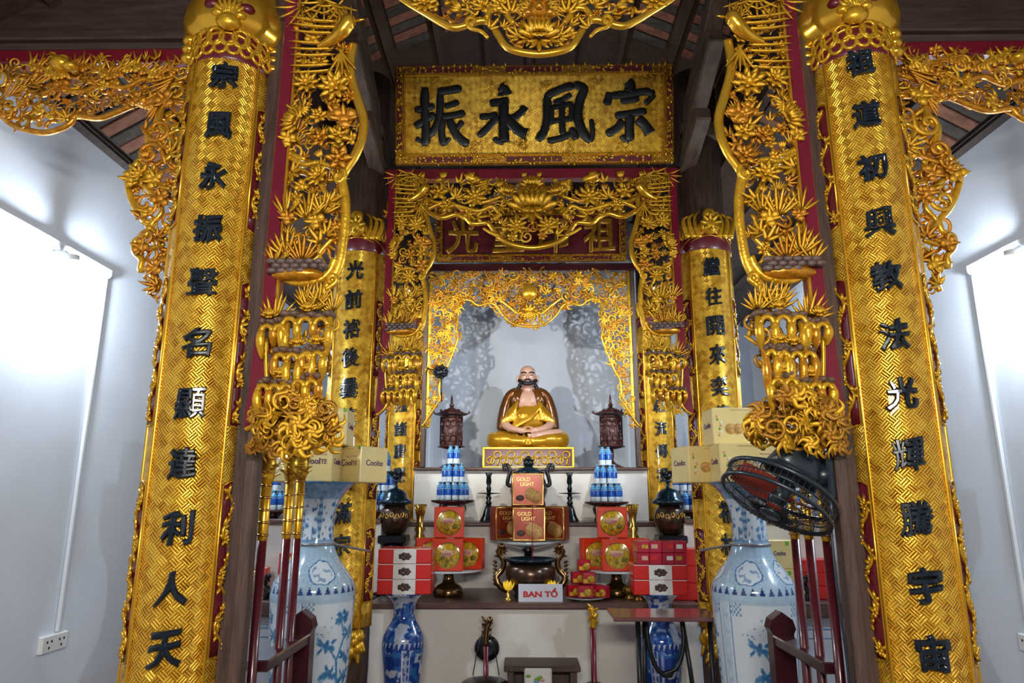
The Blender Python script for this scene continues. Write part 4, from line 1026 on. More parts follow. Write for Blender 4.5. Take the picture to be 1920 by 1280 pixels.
# ---- brackets outside the front columns
BY = 2.86
for m, nm in ((-1, 'left'), (1, 'right')):
    def Q(x, y, dy=0):
        p = PX(x, y, BY); return Vector((p.x if m < 0 else -p.x, BY+dy, p.z))
    t = thing('carved_bracket', (m*1.7, BY, 3.4), 'gilt openwork dragon frieze under the beam, %s of the %s front column' % (nm, nm), 'carved bracket')
    rn = random.Random(50+m)
    low = [Q(*q, -.02) for q in ((-60, 225), (0, 218), (25, 222), (20, 232), (45, 245), (90, 253), (125, 243), (140, 232), (150, 222), (190, 226), (225, 214), (260, 200), (300, 196), (352, 196))]
    MB().tube(catmull(low, 4), .014, 7).build('lower_rim', 'gold_deep', t)
    body = [Q(*q, -.03) for q in ((350, 160), (310, 170), (280, 155), (240, 172), (200, 165), (160, 180), (120, 170), (85, 185), (60, 165), (90, 140), (120, 132))]
    db = MB().tube(catmull(body, 4), [.012, .016, .018, .020, .018, .016], 8).build('dragon_body', 'gold_deep', t)
    for k in range(17):
        x = 330-k*16; put(db, 'flame', Q(x, 140+8*sin(k*1.1), -.05), .10, rn.uniform(-.5, .5)+(-.3 if m < 0 else .3), rn.choice(('gold', 'gold_deep')), name='dorsal_spike')
    for k in range(9):
        put(db, 'feather', Q(345-k*4, 150+k*5, -.05), .16, (-.35-.12*k)*(1 if m < 0 else -1)+(pi if m < 0 else 0), 'gold_deep', name='mane_feather')
    for k in range(8):
        put(db, 'feather', Q(70-k*8, 175+k*4, -.05), .14, (-.5-.1*k)*(1 if m < 0 else -1), 'gold_deep', name='tail_feather')
    hd = MB().ball(Q(135, 140, -.08), (.05, .045, .035), 10).ball(Q(155, 147, -.09), (.035, .035, .022), 8); hd.build('dragon_head', 'gold', db)
    poly = [Q(*q) for q in ((-50, 118), (352, 118), (352, 190), (300, 190), (250, 198), (190, 218), (150, 215), (120, 236), (85, 246), (45, 238), (20, 215), (-50, 215))]
    fill(t, [(p.x, p.z) for p in poly], BY, .042, 60+m, ['curl', 'wave', 'spray3', 'flame', 'knot', 'spray5'], .075, .009, .05, ('gold', 'gold_deep', 'gold_dark'))
    t = thing('carved_bracket', (m*1.6, BY, 2.6), 'gilt openwork bracket hanging down the outer side of the %s front column' % nm, 'carved bracket')
    edge = [Q(*q, -.02) for q in ((262, 195), (300, 215), (296, 240), (282, 255), (284, 290), (262, 310), (246, 335), (246, 360), (262, 400), (282, 425), (278, 445), (258, 455), (258, 475), (270, 490), (268, 510), (285, 505), (292, 530), (284, 555))]
    MB().tube(catmull(edge, 4), [.018, .016, .015, .013, .012], 7).build('outer_rim', 'gold', t)
    for pl in (((310, 205), (305, 240), (330, 270), (325, 300), (295, 320), (300, 350), (325, 360)), ((320, 260), (345, 250), (340, 280)), ((255, 340), (285, 360), (310, 400), (290, 430), (320, 455)), ((262, 465), (290, 470), (315, 462))):
        MB().tube(catmull([Q(*q, -.03) for q in pl], 5), [.016, .010], 7).build('bough', 'gold_smooth', t)
    for (x, y, k, s) in ((320, 200, 'knot', .13), (290, 200, 'knot', .11), (265, 197, 'knot', .10), (305, 250, 'curl', .13), (270, 335, 'flower', .13), (255, 345, 'knot', .11), (300, 345, 'knot', .11), (310, 380, 'knot', .11), (290, 300, 'curl', .13), (330, 290, 'spray5', .11), (280, 390, 'curl', .12), (310, 450, 'spray5', .11), (275, 470, 'knot', .10), (300, 510, 'knot', .10), (295, 540, 'spray5', .10)):
        put(t, k, Q(x, y, -.04), s, rn.uniform(-2, 2), rn.choice(('gold', 'gold_deep')))
    poly = [Q(*q) for q in ((300, 205), (352, 200), (340, 300), (328, 400), (318, 480), (302, 555), (288, 540), (275, 500), (262, 465), (285, 440), (262, 390), (250, 350), (265, 320), (290, 290), (300, 240))]
    fill(t, [(p.x, p.z) for p in poly], BY, .055, 70+m, ['curl', 'spray3', 'knot', 'bud', 'wave'], .078, .008, .04, ('gold', 'gold_deep'))
    MB().box((m*1.615, BY+.0, 3.05), (.03, .05, 1.15), bev=.006).build('back_rail', 'maroon', t)
# ================================================================== OFFERINGS AND FURNITURE
def remeshed(mb, voxel, name, mat, smooth=6, vlimit=None):
    """fuse overlapping shapes into one continuous skin"""
    me = mb.mesh(name, mat); o = bpy.data.objects.new(name, me); COL.objects.link(o)
    r = o.modifiers.new('r', 'REMESH'); r.mode = 'VOXEL'; r.voxel_size = voxel
    s = o.modifiers.new('s', 'SMOOTH'); s.factor = .5; s.iterations = smooth
    dg = bpy.context.evaluated_depsgraph_get(); m2 = bpy.data.meshes.new_from_object(o.evaluated_get(dg))
    bpy.data.objects.remove(o)
    m2.materials.clear(); m2.materials.append(M[mat])
    for p in m2.polygons: p.use_smooth = True
    m2.name = name; return m2

# ------------------------------------------------------------------ seated statue
BYY = 7.92
st = thing('seated_statue', (PX(990, 840, BYY).x, BYY, 2.205), 'bald bearded patriarch statue in golden robes, seated cross-legged on the red plinth', 'statue')
pl = thing('statue_plinth', (PX(990, 840, BYY).x, BYY, S3Z), 'gilt-edged maroon plinth with scroll openwork under the seated statue', 'plinth')
PH = 2.205-S3Z; PW = 1.0; PD = .62
MB().box((0, 0, PH/2), (PW-.03, PD-.03, PH-.02)).build('core', 'maroon', pl, world=False)
for z in (.014, PH-.014): MB().box((0, 0, z), (PW, PD, .028), bev=.006).build('gilt_rail', 'gold_smooth', pl, world=False)
for q in (-1, 1): MB().box((q*(PW/2-.014), 0, PH/2), (.03, PD, PH-.05), bev=.006).build('gilt_rail', 'gold_smooth', pl, world=False)
for k in range(12):
    x = -PW/2+.09+(PW-.18)*k/11; z = PH/2+(.03 if k % 2 else -.03); y = -PD/2-.003
    mb = MB().tube([(x+.042*cos(q), y, z+.038*sin(q)) for q in [2*pi*i/10 for i in range(10)]], .009, 5, closed=True)
    mb.tube(catmull([(x, y, z-.04), (x+.015, y, PH/2), (x, y, z+.05 if k % 2 == 0 else .03)], 4), .009, 5)
    mb.build('gilt_scroll', 'gold', pl, world=False)
# skin: head, neck, chest, arms, hands and feet in one surface
b = MB()
b.ball((0, -.02, .815), (.098, .108, .125), 24); b.ball((0, -.035, .76), (.086, .088, .085), 20); b.ball((0, -.02, .875), (.090, .10, .075), 20)
b.tube([(0, 0, .58), (0, -.005, .66), (0, -.01, .72)], [.085, .068, .066], 14)
b.ball((0, -.03, .52), (.17, .105, .14), 20); b.ball((0, -.02, .40), (.16, .11, .16), 20)
for q in (-1, 1):
    b.tube(catmull([(q*.107, 0, .835), (q*.116, .002, .80), (q*.110, -.004, .755), (q*.102, -.008, .735)], 3), [.018, .02, .02, .018, .017, .016, .016, .015, .015, .013], 8)
    b.tube(catmull([(q*.17, .01, .56), (q*.235, .0, .42), (q*.262, -.06, .285), (q*.19, -.17, .215), (q*.09, -.225, .185)], 4), [.06, .058, .057, .056, .055, .054, .053, .052, .051, .049, .047, .045, .042, .040, .036, .034, .032][:17], 12)
    b.tube([(q*.09, -.225, .185), (q*.03, -.245, .178)], [.036, .034], 10, flat=.7)
    for k in range(4):
        b.tube(catmull([(q*.04, -.225-.014*k, .186-.006*k), (-q*.02, -.232-.014*k, .184-.006*k), (-q*.055, -.228-.012*k, .172-.006*k)], 3), [.0105, .0095, .008], 6)
    b.tube(catmull([(q*.06, -.215, .205), (q*.025, -.235, .222), (q*.003, -.24, .224)], 3), [.012, .009], 6)
b.ball((0, -.128, .80), (.016, .024, .03), 10); b.ball((0, -.14, .787), (.020, .016, .013), 10)
for q in (-1, 1): b.ball((q*.04, -.108, .822), (.024, .014, .012), 8); b.ball((q*.05, -.105, .79), (.03, .02, .024), 8)
b.tube(catmull([(.38, -.12, .165), (.25, -.23, .150), (.12, -.28, .125), (.03, -.29, .10)], 4), [.04, .044, .046, .046, .044, .042, .04, .04, .04, .042, .042, .042, .036], 10)
for k in range(5): b.tube([(.05, -.30, .085+.012*k), (.005-.004*k, -.305, .080+.014*k)], [.012, .009], 6)
inst('body', remeshed(b, .0065, 'body', 'skin_paint', 3), st)
# robe: brown outer cape and gold inner folds / lap, each one skin
b = MB()
b.ball((0, .06, .38), (.235, .14, .29), 24); b.ball((0, .05, .56), (.19, .10, .085), 20)
for q in (-1, 1):
    b.tube(catmull([(q*.11, -.015, .66), (q*.195, .01, .595), (q*.245, .01, .46), (q*.275, .0, .32), (q*.30, -.02, .20)], 4), [.045, .055, .062, .068, .072, .075, .077, .078, .08, .08, .08, .08, .078, .075, .07, .065, .05], 14)
    b.tube(catmull([(q*.085, -.05, .675), (q*.12, -.10, .60), (q*.135, -.115, .54), (q*.15, -.10, .46)], 4), [.035, .04, .045, .048, .05, .05, .05, .05, .05, .05, .045, .04, .03], 10, flat=.5)
rb = inst('cape', remeshed(b, .009, 'cape', 'robe_brown', 5), st)
b = MB()
b.ball((0, -.04, .32), (.20, .14, .18), 20); b.ball((0, -.07, .43), (.13, .08, .06), 16)
for k in range(9):
    u = k/8; x0 = .13-.20*u*.4; 
    b.tube(catmull([(.155-.03*k, -.13, .50-.012*k), (.10-.035*k, -.165, .40-.022*k), (.02-.03*k, -.17, .31-.016*k), (-.05-.018*k, -.16, .27-.008*k)], 4), [.016, .02, .016], 8)
for q in (-1, 1):
    for k in range(5): b.tube(catmull([(q*(.12+.022*k), -.115+.008*k, .53-.025*k), (q*(.145+.03*k), -.145+.012*k, .41-.02*k), (q*(.155+.034*k), -.14+.014*k, .30-.008*k)], 4), [.018, .03, .032, .026], 8)
inst('inner_robe', remeshed(b, .007, 'inner_robe', 'robe_gold', 3), st)
b = MB()
for q in (-1, 1):
    b.tube(catmull([(q*.08, .05, .10), (q*.26, -.05, .10), (q*.385, -.13, .085), (q*.30, -.24, .07), (q*.10, -.28, .06), (-q*.06, -.26, .055)], 5), [.10, .10, .10, .10, .10, .10, .10, .10, .098, .096, .095, .095, .093, .09, .088, .085, .08, .078, .075, .07, .066, .064, .06, .058, .055, .05], 12, flat=.85)
    for k in range(6):
        b.tube(catmull([(q*(.05+.055*k), -.33+.012*k, .03), (q*(.03+.07*k), -.335+.018*k, .085), (q*(.05+.075*k), -.27+.012*k, .145)], 4), [.010, .015, .010], 6)
b.ball((0, 0, .06), (.36, .24, .07), 20); b.ball((0, -.2, .03), (.25, .14, .035), 16)
lp_ = remeshed(b, .009, 'lap_robe', 'robe_gold', 3)
for v in lp_.vertices: v.co.z = max(v.co.z, .001)
inst('lap_robe', lp_, st)
b = MB()                                              # beard and moustache
b.tube(catmull([(q*.098, -.045, .775-.0*abs(q)) if abs(q) == 1 else (q*.098, -.045-.085*(1-q*q), .770-.045*(1-q*q)) for q in (-1, -.8, -.5, 0, .5, .8, 1)], 3), [.024, .036, .044, .046, .044, .036, .024], 10)
b.tube(catmull([(-.042, -.125, .752), (-.025, -.142, .772), (0, -.148, .774), (.025, -.142, .772), (.042, -.125, .752)], 3), .0085, 6)
inst('beard', remeshed(b, .006, 'beard', 'hair_black', 2), st)
for q in (-1, 1):
    MB().tube(catmull([(q*.018, -.128, .845), (q*.045, -.128, .860), (q*.075, -.105, .848)], 4), [.007, .011, .006], 8).build('eyebrow', 'hair_black', st, world=False)
    MB().ball((q*.042, -.117, .822), (.018, .008, .0055), 10).build('eye', 'ink_black', st, world=False)
    MB().tube(catmull([(q*.075, .03, .76), (q*.095, .02, .71), (q*.14, .02, .665)], 4), [.03, .04, .02], 8).build('hair_lock', 'hair_black', st, world=False)
MB().tube(catmull([(-.020, -.140, .757), (0, -.150, .760), (.020, -.140, .757)], 3), [.003, .008, .003], 8).build('lips', 'lip_red', st, world=False)

# ------------------------------------------------------------------ lanterns beside the statue
for m, px in ((-1, 845), (1, 1148)):
    Y = 7.72; x = PX(px, 870, Y).x; zs = S3Z
    t = thing('wooden_lantern', (x, Y, zs), 'dark hexagonal wooden lantern on a stem, %s of the statue' % SIDE[m], 'lantern', 'lanterns beside the statue')
    zb, zt = PZ(836, Y)-zs, PZ(780, Y)-zs
    MB().lathe([(.13, 0), (.13, .02), (.10, .035), (.045, .06), (.03, .08)], 6).build('base', 'lantern_wood', t, world=False)
    MB().lathe([(.022, .06), (.016, .10), (.024, .14), (.016, zb-.03)], 12).build('stem', 'lantern_wood', t, world=False)
    MB().lathe([(.05, zb-.035), (.15, zb-.012), (.15, zb), (.11, zb+.008)], 6).build('flange', 'lantern_wood', t, world=False)
    MB().lathe([(.09, zb), (.09, zt)], 6).build('core', 'lantern_paper', t, world=False)
    for k in range(6):
        a = k*pi/3; MB().tube([(.118*cos(a), .118*sin(a), zb), (.118*cos(a), .118*sin(a), zt)], .010, 6).build('upright', 'lantern_wood', t, world=False)
        a2 = a+pi/6; r = .118*cos(pi/6); tx, ty = -sin(a2), cos(a2); mb = MB()
        for (u, v) in ((-.03, .25), (.03, .25), (0, .5), (-.03, .75), (.03, .75), (0, .12), (0, .88)):
            zc = zb+(zt-zb)*v; mb.tube([(r*cos(a2)+tx*(u+.03*cos(q)), r*sin(a2)+ty*(u+.03*cos(q)), zc+.036*sin(q)) for q in [2*pi*i/8 for i in range(8)]], .007, 5, closed=True)
        mb.tube([(r*cos(a2)+tx*-.05, r*sin(a2)+ty*-.05, zb+.01), (r*cos(a2)+tx*.05, r*sin(a2)+ty*.05, zb+.01)], .012, 5); mb.tube([(r*cos(a2)+tx*-.05, r*sin(a2)+ty*-.05, zt-.01), (r*cos(a2)+tx*.05, r*sin(a2)+ty*.05, zt-.01)], .012, 5)
        mb.build('fret_screen', 'lantern_wood', t, world=False)
    rf = MB().lathe([(.185, zt+.022), (.17, zt+.012), (.12, zt+.04), (.06, zt+.075), (.02, zt+.10), (.014, zt+.12)], 6).build('roof', 'lantern_wood', t, world=False)
    for k in range(6):
        a = k*pi/3; MB().tube(catmull([(.06*cos(a), .06*sin(a), zt+.078), (.14*cos(a), .14*sin(a), zt+.035), (.185*cos(a), .185*sin(a), zt+.03), (.20*cos(a), .20*sin(a), zt+.055)], 3), [.008, .012], 5).build('roof_rib', 'lantern_wood', rf, world=False)
    MB().lathe([(.018, zt+.10), (.03, zt+.125), (.012, zt+.145), (.016, zt+.165), (.004, zt+.24)], 10).build('finial', 'lantern_wood', t, world=False)
t = thing('hanging_ornament', PX(827, 715, 7.2), 'dark carved leafy ornament on a thin rod at the left edge of the niche', 'ornament')
p = PX(827, 698, 7.2)
mb = MB()
for k in range(9):
    a = k*.7; mb.leaf(p, (cos(a), -.3, sin(a)*.7), (0, -1, .2), .10, .07, .3)
mb.ball(p, (.06, .04, .05), 8); mb.build('leaves', 'bronze_black', t)
MB().tube([p, PX(828, 752, 7.2)], .007, 6).build('rod', 'bronze_black', t)
MB().tube([p, PX(800, 690, 7.22)], .007, 6).build('hook', 'bronze_black', t)

# ------------------------------------------------------------------ bottle towers
def bottle_parts():
    h = .172; r = .0305
    body = MB().lathe([(r*.86, 0), (r, .006), (r, .045), (r*.93, .05), (r*.93, .105), (r, .11), (r*.96, .125), (r*.5, .148), (.0115, .154), (.0115, .158)], 12).mesh('bottle_body', 'bottle_clear')
    lab = MB().lathe([(r*1.005, .046), (r*1.01, .052), (r*1.01, .100), (r*1.005, .106)], 12).mesh('bottle_label', 'bottle_blue')
    cap = MB().lathe([(.014, .155), (.014, .172), (.010, .174)], 10).mesh('bottle_cap', 'bottle_sky')
    sh = MB().lathe([(r*1.0, .110), (r*.985, .125), (r*.55, .148)], 12).mesh('bottle_wrap', 'bottle_sky')
    return body, lab, cap, sh
BP = bottle_parts()
def tower(x, Y, z, where, rows=((12, .132), (8, .088), (4, .043)), seed=0):
    rn = random.Random(seed)
    for ti, (n, rad) in enumerate(rows):
        tier = ('bottom', 'middle', 'top')[ti]
        zz = z+ti*.179
        ORD6 = ('first', 'second', 'third', 'fourth', 'fifth', 'sixth', 'seventh')
        angs = [2*pi*(k+.5)/n for k in range(n)]; fr = sorted([a for a in angs if sin(a) < 0], key=cos)
        for a in angs:
            lab = ('water bottle, %s from left, front of %s ring, tower %s' % (ORD6[fr.index(a)], tier, where)) if a in fr else 'water bottle at the back of the %s ring, tower %s' % (tier, where)
            b = thing('water_bottle', (x+rad*cos(a), Y+rad*sin(a), zz), lab, 'bottle', '%s ring of bottles, tower %s' % (tier, where), rz=rn.uniform(0, 6))
            for nm, me in zip(('body', 'label', 'cap', 'wrap'), BP): inst(nm, me, b)
        if ti < len(rows)-1:
            d = MB().lathe([(rad*.96+.012, 0), (rad*.96+.012, .005)], 24, (x, Y, zz+.1735)).build('card_disc', 'white_card')
            tag(d, 'white card disc on the %s ring of bottles, tower %s' % (tier, where), 'disc')
def footed_tray(x, Y, z, h, r, where):
    t = thing('footed_tray', (x, Y, z), 'dark footed wooden offering tray under the bottle tower %s' % where, 'tray', 'footed trays of the bottle towers')
    MB().lathe([(r*.5, h-.05), (r, h-.018), (r*1.02, h), (r*.9, h)], 28).build('top', 'wood_stand', t, world=False)
    MB().lathe([(r*.60, h-.055), (r*.62, h-.04), (r*.58, h-.02)], 24).build('apron', 'wood_stand', t, world=False)
    for k in range(4):
        a = pi/4+k*pi/2; c, s_ = cos(a), sin(a)
        MB().tube(catmull([(r*.56*c, r*.56*s_, h-.04), (r*.66*c, r*.66*s_, h*.62), (r*.52*c, r*.52*s_, h*.28), (r*.62*c, r*.62*s_, .008)], 4), [.032, .018, .022], 8).build('leg', 'wood_stand', t, world=False)
for (px, Y, zs, yt, where) in ((849, 7.05, S2Z, 937, 'left of the tripod'), (1137, 7.05, S2Z, 940, 'right of the tripod')):
    x = PX(px, 940, Y).x; h = PZ(yt, Y)-zs; footed_tray(x, Y, zs, h, .215, where); tower(x, Y, zs+h, where, seed=px)
for (px, Y, where) in ((716, 6.62, 'by the second left column'), (1287, 6.62, 'by the second right column'), (499, 6.55, 'on the left side altar'), (1478, 6.55, 'on the right side altar')):
    x = PX(px, 950, Y).x; footed_tray(x, Y, SAZ, .075, .19, where); tower(x, Y, SAZ+.075, where, seed=px)

# ------------------------------------------------------------------ candlesticks and tripod on the middle ledge
for m, px in ((-1, 916), (1, 1069)):
    Y = 7.02; x = PX(px, 970, Y).x; H = PZ(886, Y)-S2Z
    t = thing('candlestick', (x, Y, S2Z), 'tall black bronze candlestick with a round drip plate, %s of the tripod' % SIDE[m], 'candlestick', 'black candlesticks')
    MB().lathe([(.088, 0), (.086, .012), (.06, .06), (.042, .12), (.026, .16)], 20).build('foot', 'bronze_black', t, world=False)
    MB().lathe([(.02, .15), (.032, .18), (.018, .20), (.03, .225), (.018, .245), (.022, H*.56)], 16).build('stem', 'bronze_black', t, world=False)
    MB().lathe([(.02, H*.555), (.11, H*.57), (.115, H*.58), (.02, H*.59)], 24).build('drip_plate', 'bronze_black', t, world=False)
    MB().lathe([(.018, H*.58), (.026, H*.68), (.016, H*.73), (.028, H*.80), (.022, H*.92), (.038, H), (.02, H)], 16).build('socket', 'bronze_black', t, world=False)
Y = 7.06; x = PX(991, 900, Y).x; H = PZ(862, Y)-S2Z
t = thing('bronze_tripod', (x, Y, S2Z), 'black bronze tripod censer with scroll handles and lion lid, behind the top gold tin', 'censer')
MB().lathe([(.05, .17), (.16, .22), (.19, .30), (.17, .40), (.13, .44), (.16, .455)], 24).build('bowl', 'bronze_black', t, world=False)
MB().lathe([(.16, .455), (.15, .48), (.09, .52), (.03, .535)], 24).build('lid', 'bronze_blue', t, world=False)
mb = MB().ball((0, 0, .565), (.055, .045, .045), 10).ball((0, -.04, .61), (.03, .03, .03), 8)
for k in range(8): a = k*.8; mb.leaf((0, 0, .57), (cos(a), sin(a)*.6, .5), (0, -1, 0), .07, .03, .2)
mb.build('lion_finial', 'bronze_black', t, world=False)
for q in (-1, 1):
    MB().tube(catmull([(q*.16, 0, .34), (q*.21, 0, .36), (q*.20, 0, .43), (q*.185, 0, .49), (q*.21, 0, .545), (q*.245, 0, .54), (q*.24, 0, .51)], 4), [.02, .022, .018, .02, .02], 8).build('handle', 'bronze_black', t, world=False)
for k in range(3):
    a = pi/2+k*2*pi/3; MB().tube(catmull([(.12*cos(a), .12*sin(a), .24), (.16*cos(a), .16*sin(a), .14), (.13*cos(a), .13*sin(a), .008)], 4), [.035, .022, .026], 8).build('leg', 'bronze_black', t, world=False)

# ------------------------------------------------------------------ boxes
def slab(me_parts): pass
def tin(name, W, H, D, card, rim, label, group, loc, rz, parts):
    t = thing(name, loc, label, 'box', group, rz=rz)
    MB().box((0, 0, H/2), (W, D, H), bev=.006).build('carton', card, t, world=False)
    parts(t, W, H, D); return t
def gold_light(t, W, H, D):
    y = -D/2-.002
    MB().tube([(-W/2+.012, y, .012), (W/2-.012, y, .012), (W/2-.012, y, H-.012), (-W/2+.012, y, H-.012)], .011, 6, flat=.4, closed=True).build('foil_rim', 'gold_foil', t, world=False)
    lettering('print', 'GOLD', 'text_gold', t, (-W*.14, y, H*.80), 1, .02, .02, fit=(W*.42, H*.115))
    lettering('print', 'LIGHT', 'text_gold', t, (-W*.02, y, H*.655), 1, .02, .02, fit=(W*.42, H*.115))
    lettering('print', 'cookies', 'pink', t, (-W*.02, y, H*.55), 1, .0, .02, fit=(W*.26, H*.05))
    for k in range(3):
        o = MB().lathe([(W*.17, 0), (W*.17, .006)], 14, sy=1.15).build('biscuit_print', 'biscuit', t, world=False); o.rotation_euler = (pi/2, .25, 0)
        o.location = (W*(.08+.08*k), y+.005-.0015*k, H*(.36-.045*k))
    mb = MB().ball((-W*.24, y+.002, H*.24), (W*.13, .004, H*.09), 12); mb.build('date_print', 'choc', t, world=False)
# pedestal dish
Y = 6.52; x = PX(990, 1012, Y).x; zt = PZ(1014, Y); 
t = thing('pedestal_dish', (x, Y, S1Z), 'black pedestal dish carrying the brown and gold biscuit tins', 'dish')
h = zt-S1Z
MB().lathe([(.12, 0), (.12, .02), (.06, .06), (.035, .12), (.035, h-.10), (.07, h-.06)], 24).build('stem', 'bronze_black', t, world=False)
MB().lathe([(.06, h-.07), (.22, h-.03), (.285, h), (.25, h), (.05, h-.02)], 32).build('plate', 'porcelain', t, world=False)
W = .30
for (px, dy, dz, rz, lab) in ((992, -.06, 0, 0, 'brown gold-rimmed biscuit tin, front centre on the pedestal dish'), (950, .10, .004, .55, 'brown gold-rimmed biscuit tin angled at the left of the pedestal dish'), (1036, .10, .004, -.5, 'brown gold-rimmed biscuit tin angled at the right of the pedestal dish'), (990, .02, .306, .02, 'brown gold-rimmed biscuit tin topmost on the pedestal dish')):
    yy = Y+dy; xx = PX(px, 1000, yy).x
    tin('biscuit_tin', W, .30, .10, 'tin_brown', 'gold_foil', lab, 'brown biscuit tins', (xx, yy, zt+dz+.002), rz, gold_light)
# cake stands with round-window cookie boxes
def cookie(t, W, H, D):
    y = -D/2-.002; c = H/2-.005
    def disc(name, r, mat, x, z, yy, n=24, sz=1):
        o = MB().lathe([(r, 0), (r, .004)], n, sy=sz).build(name, mat, t, world=False); o.rotation_euler = (pi/2, 0, 0); o.location = (x, yy, z); return o
    disc('window_rim', W*.415, 'gold_foil', 0, c, y+.003); disc('cookie_window', W*.385, 'cookie_yellow', 0, c, y+.001)
    rn = random.Random(int(W*1000)+len(t.name))
    for k in range(9):
        a = rn.uniform(0, 6.28); q = rn.uniform(.1, .27)*W; disc('biscuit_print', W*rn.uniform(.05, .09), ('biscuit', 'olive', 'cookie_yellow')[k % 3], q*cos(a), c+q*sin(a)-.02, y-.001-.0004*k, 10)
    disc('brand_oval', W*.2, 'pink', -.005, c+W*.06, y-.006, 16, .55)
    lettering('print', 'Cookies', 'crimson_card', t, (-.005, y-.010, c+W*.06), 1, 0, .02, fit=(W*.3, W*.09))
    o = MB().box((W*.16*-1, y-.001, c+W*.30), (W*.16, .003, W*.18)).build('corner_tab', 'crimson_card', t, world=False)
CW = .262
for m, pxc in ((-1, 841), (1, 1156)):
    Y = 6.28; x = PX(pxc, 1100, Y).x; zt = PZ(1068, Y); h = zt-S1Z
    t = thing('cake_stand', (x, Y, S1Z), 'brass-footed cake stand with a white plate, %s of the incense pot' % SIDE[m], 'stand', 'cake stands')
    MB().lathe([(.125, 0), (.13, .03), (.125, .06), (.10, .085), (.055, .11), (.042, .17), (.05, h-.03), (.06, h-.015)], 28).build('foot', 'brass_dark', t, world=False)
    MB().lathe([(.06, h-.02), (.20, h-.015), (.285, h-.006), (.285, h), (.06, h-.004)], 36).build('plate', 'porcelain', t, world=False)
    for (dx, dy, dz, rz, w_) in ((.0, -.09, 0, 0, 'front centre'), (-.17, .07, 0, .32, 'left'), (.17, .07, 0, -.32, 'right'), (-.005 if m < 0 else -.02, .02, CW+.004, .0, 'topmost')):
        tin('cookie_box', CW, CW, .09, 'orange_red_card', None, 'red cookie box with a round yellow window, %s on the %s cake stand' % (w_, SIDE[m]), 'red cookie boxes', (x+dx, Y+dy, zt+.002+dz), rz, cookie)
# ------------------------------------------------------------------ incense pot with dragons, lamps, sign
Y = 6.16; x = PX(995, 1090, Y).x
t = thing('incense_pot', (x, Y, S1Z), 'dark bronze incense pot with blue rim and dragon handles behind the sign', 'incense pot')
zr = PZ(1046, Y)-S1Z
MB().lathe([(.13, 0), (.15, .02), (.13, .05), (.19, .10), (.215, .17), (.21, .24), (.18, .28)], 32).build('bowl', 'bronze_brown', t, world=False)
MB().lathe([(.18, .275), (.195, .30), (.20, zr-.03), (.225, zr-.01), (.22, zr), (.18, zr), (.17, zr-.04), (.05, zr-.045)], 32).build('rim', 'bronze_blue', t, world=False)
for q in (-1, 1):
    d = MB().tube(catmull([(q*.20, 0, .06), (q*.26, -.02, .10), (q*.29, -.01, .17), (q*.24, 0, .23), (q*.23, -.01, .30), (q*.27, -.02, .36), (q*.26, -.03, .41)], 4), [.028, .034, .036, .034, .032, .028, .022], 8)
    d.ball((q*.245, -.04, .42), (.036, .03, .028), 8)
    for k in range(11):
        a = k*.55; d.leaf((q*.25, -.02, .34+.008*k), (q*cos(a)*.8, -.2, sin(a)), (0, -1, 0), .07, .022, .2)
    for k in range(7): d.leaf((q*.28, -.01, .10+.03*k), (q, -.1, .5), (0, -1, 0), .05, .025, .2)
    d.build('dragon_handle', 'brass_dark', t, world=False)
tag(MB().tube([(x+.015, Y, S1Z+zr-.06), (x+.02, Y-.01, PZ(945, Y))], .0045, 6).build('incense_stick', 'crimson_card'), 'thin red incense stick standing upright in the bronze pot', 'incense')
for m, px in ((-1, 953), (1, 1036)):
    Y = 6.01; x = PX(px, 1120, Y).x
    t = thing('lotus_lamp', (x, Y, S1Z), 'small yellow lotus lamp on a gilt foot, %s of the sign' % SIDE[m], 'lamp', 'yellow lotus lamps')
    h = PZ(1106, Y)-S1Z
    MB().lathe([(.035, 0), (.035, .01), (.015, .025), (.026, .045), (.010, .06), (.010, h)], 14).build('foot', 'brass_bright', t, world=False)
    for k in range(10):
        a = k*2*pi/10; q = .35 if k % 2 else .75
        MB().leaf((.008*cos(a), .008*sin(a), h-.005), (cos(a)*q, sin(a)*q, 1), (cos(a), sin(a), -.5), .085, .045, -.25, .2).build('petal', 'lotus_yellow', t, world=False)
Y = 5.93; x0, x1 = PX(972, 1125, Y).x, PX(1055, 1125, Y).x; hs = PZ(1094, Y)-S1Z-.002
t = thing('name_sign', ((x0+x1)/2, Y, S1Z), 'white table sign reading BAN TỔ in red capitals', 'sign')
MB().box((0, 0, hs/2), (x1-x0, .02, hs), bev=.003).build('plate', 'sign_white', t, world=False)
MB().box((0, .03, .01), (x1-x0-.04, .07, .012), bev=.003).build('foot', 'sign_white', t, world=False)
lettering('print', 'BAN TỔ', 'text_red', t, (0, -.0115, hs*.53), 1, .04, .003, fit=((x1-x0)*.78, hs*.52))
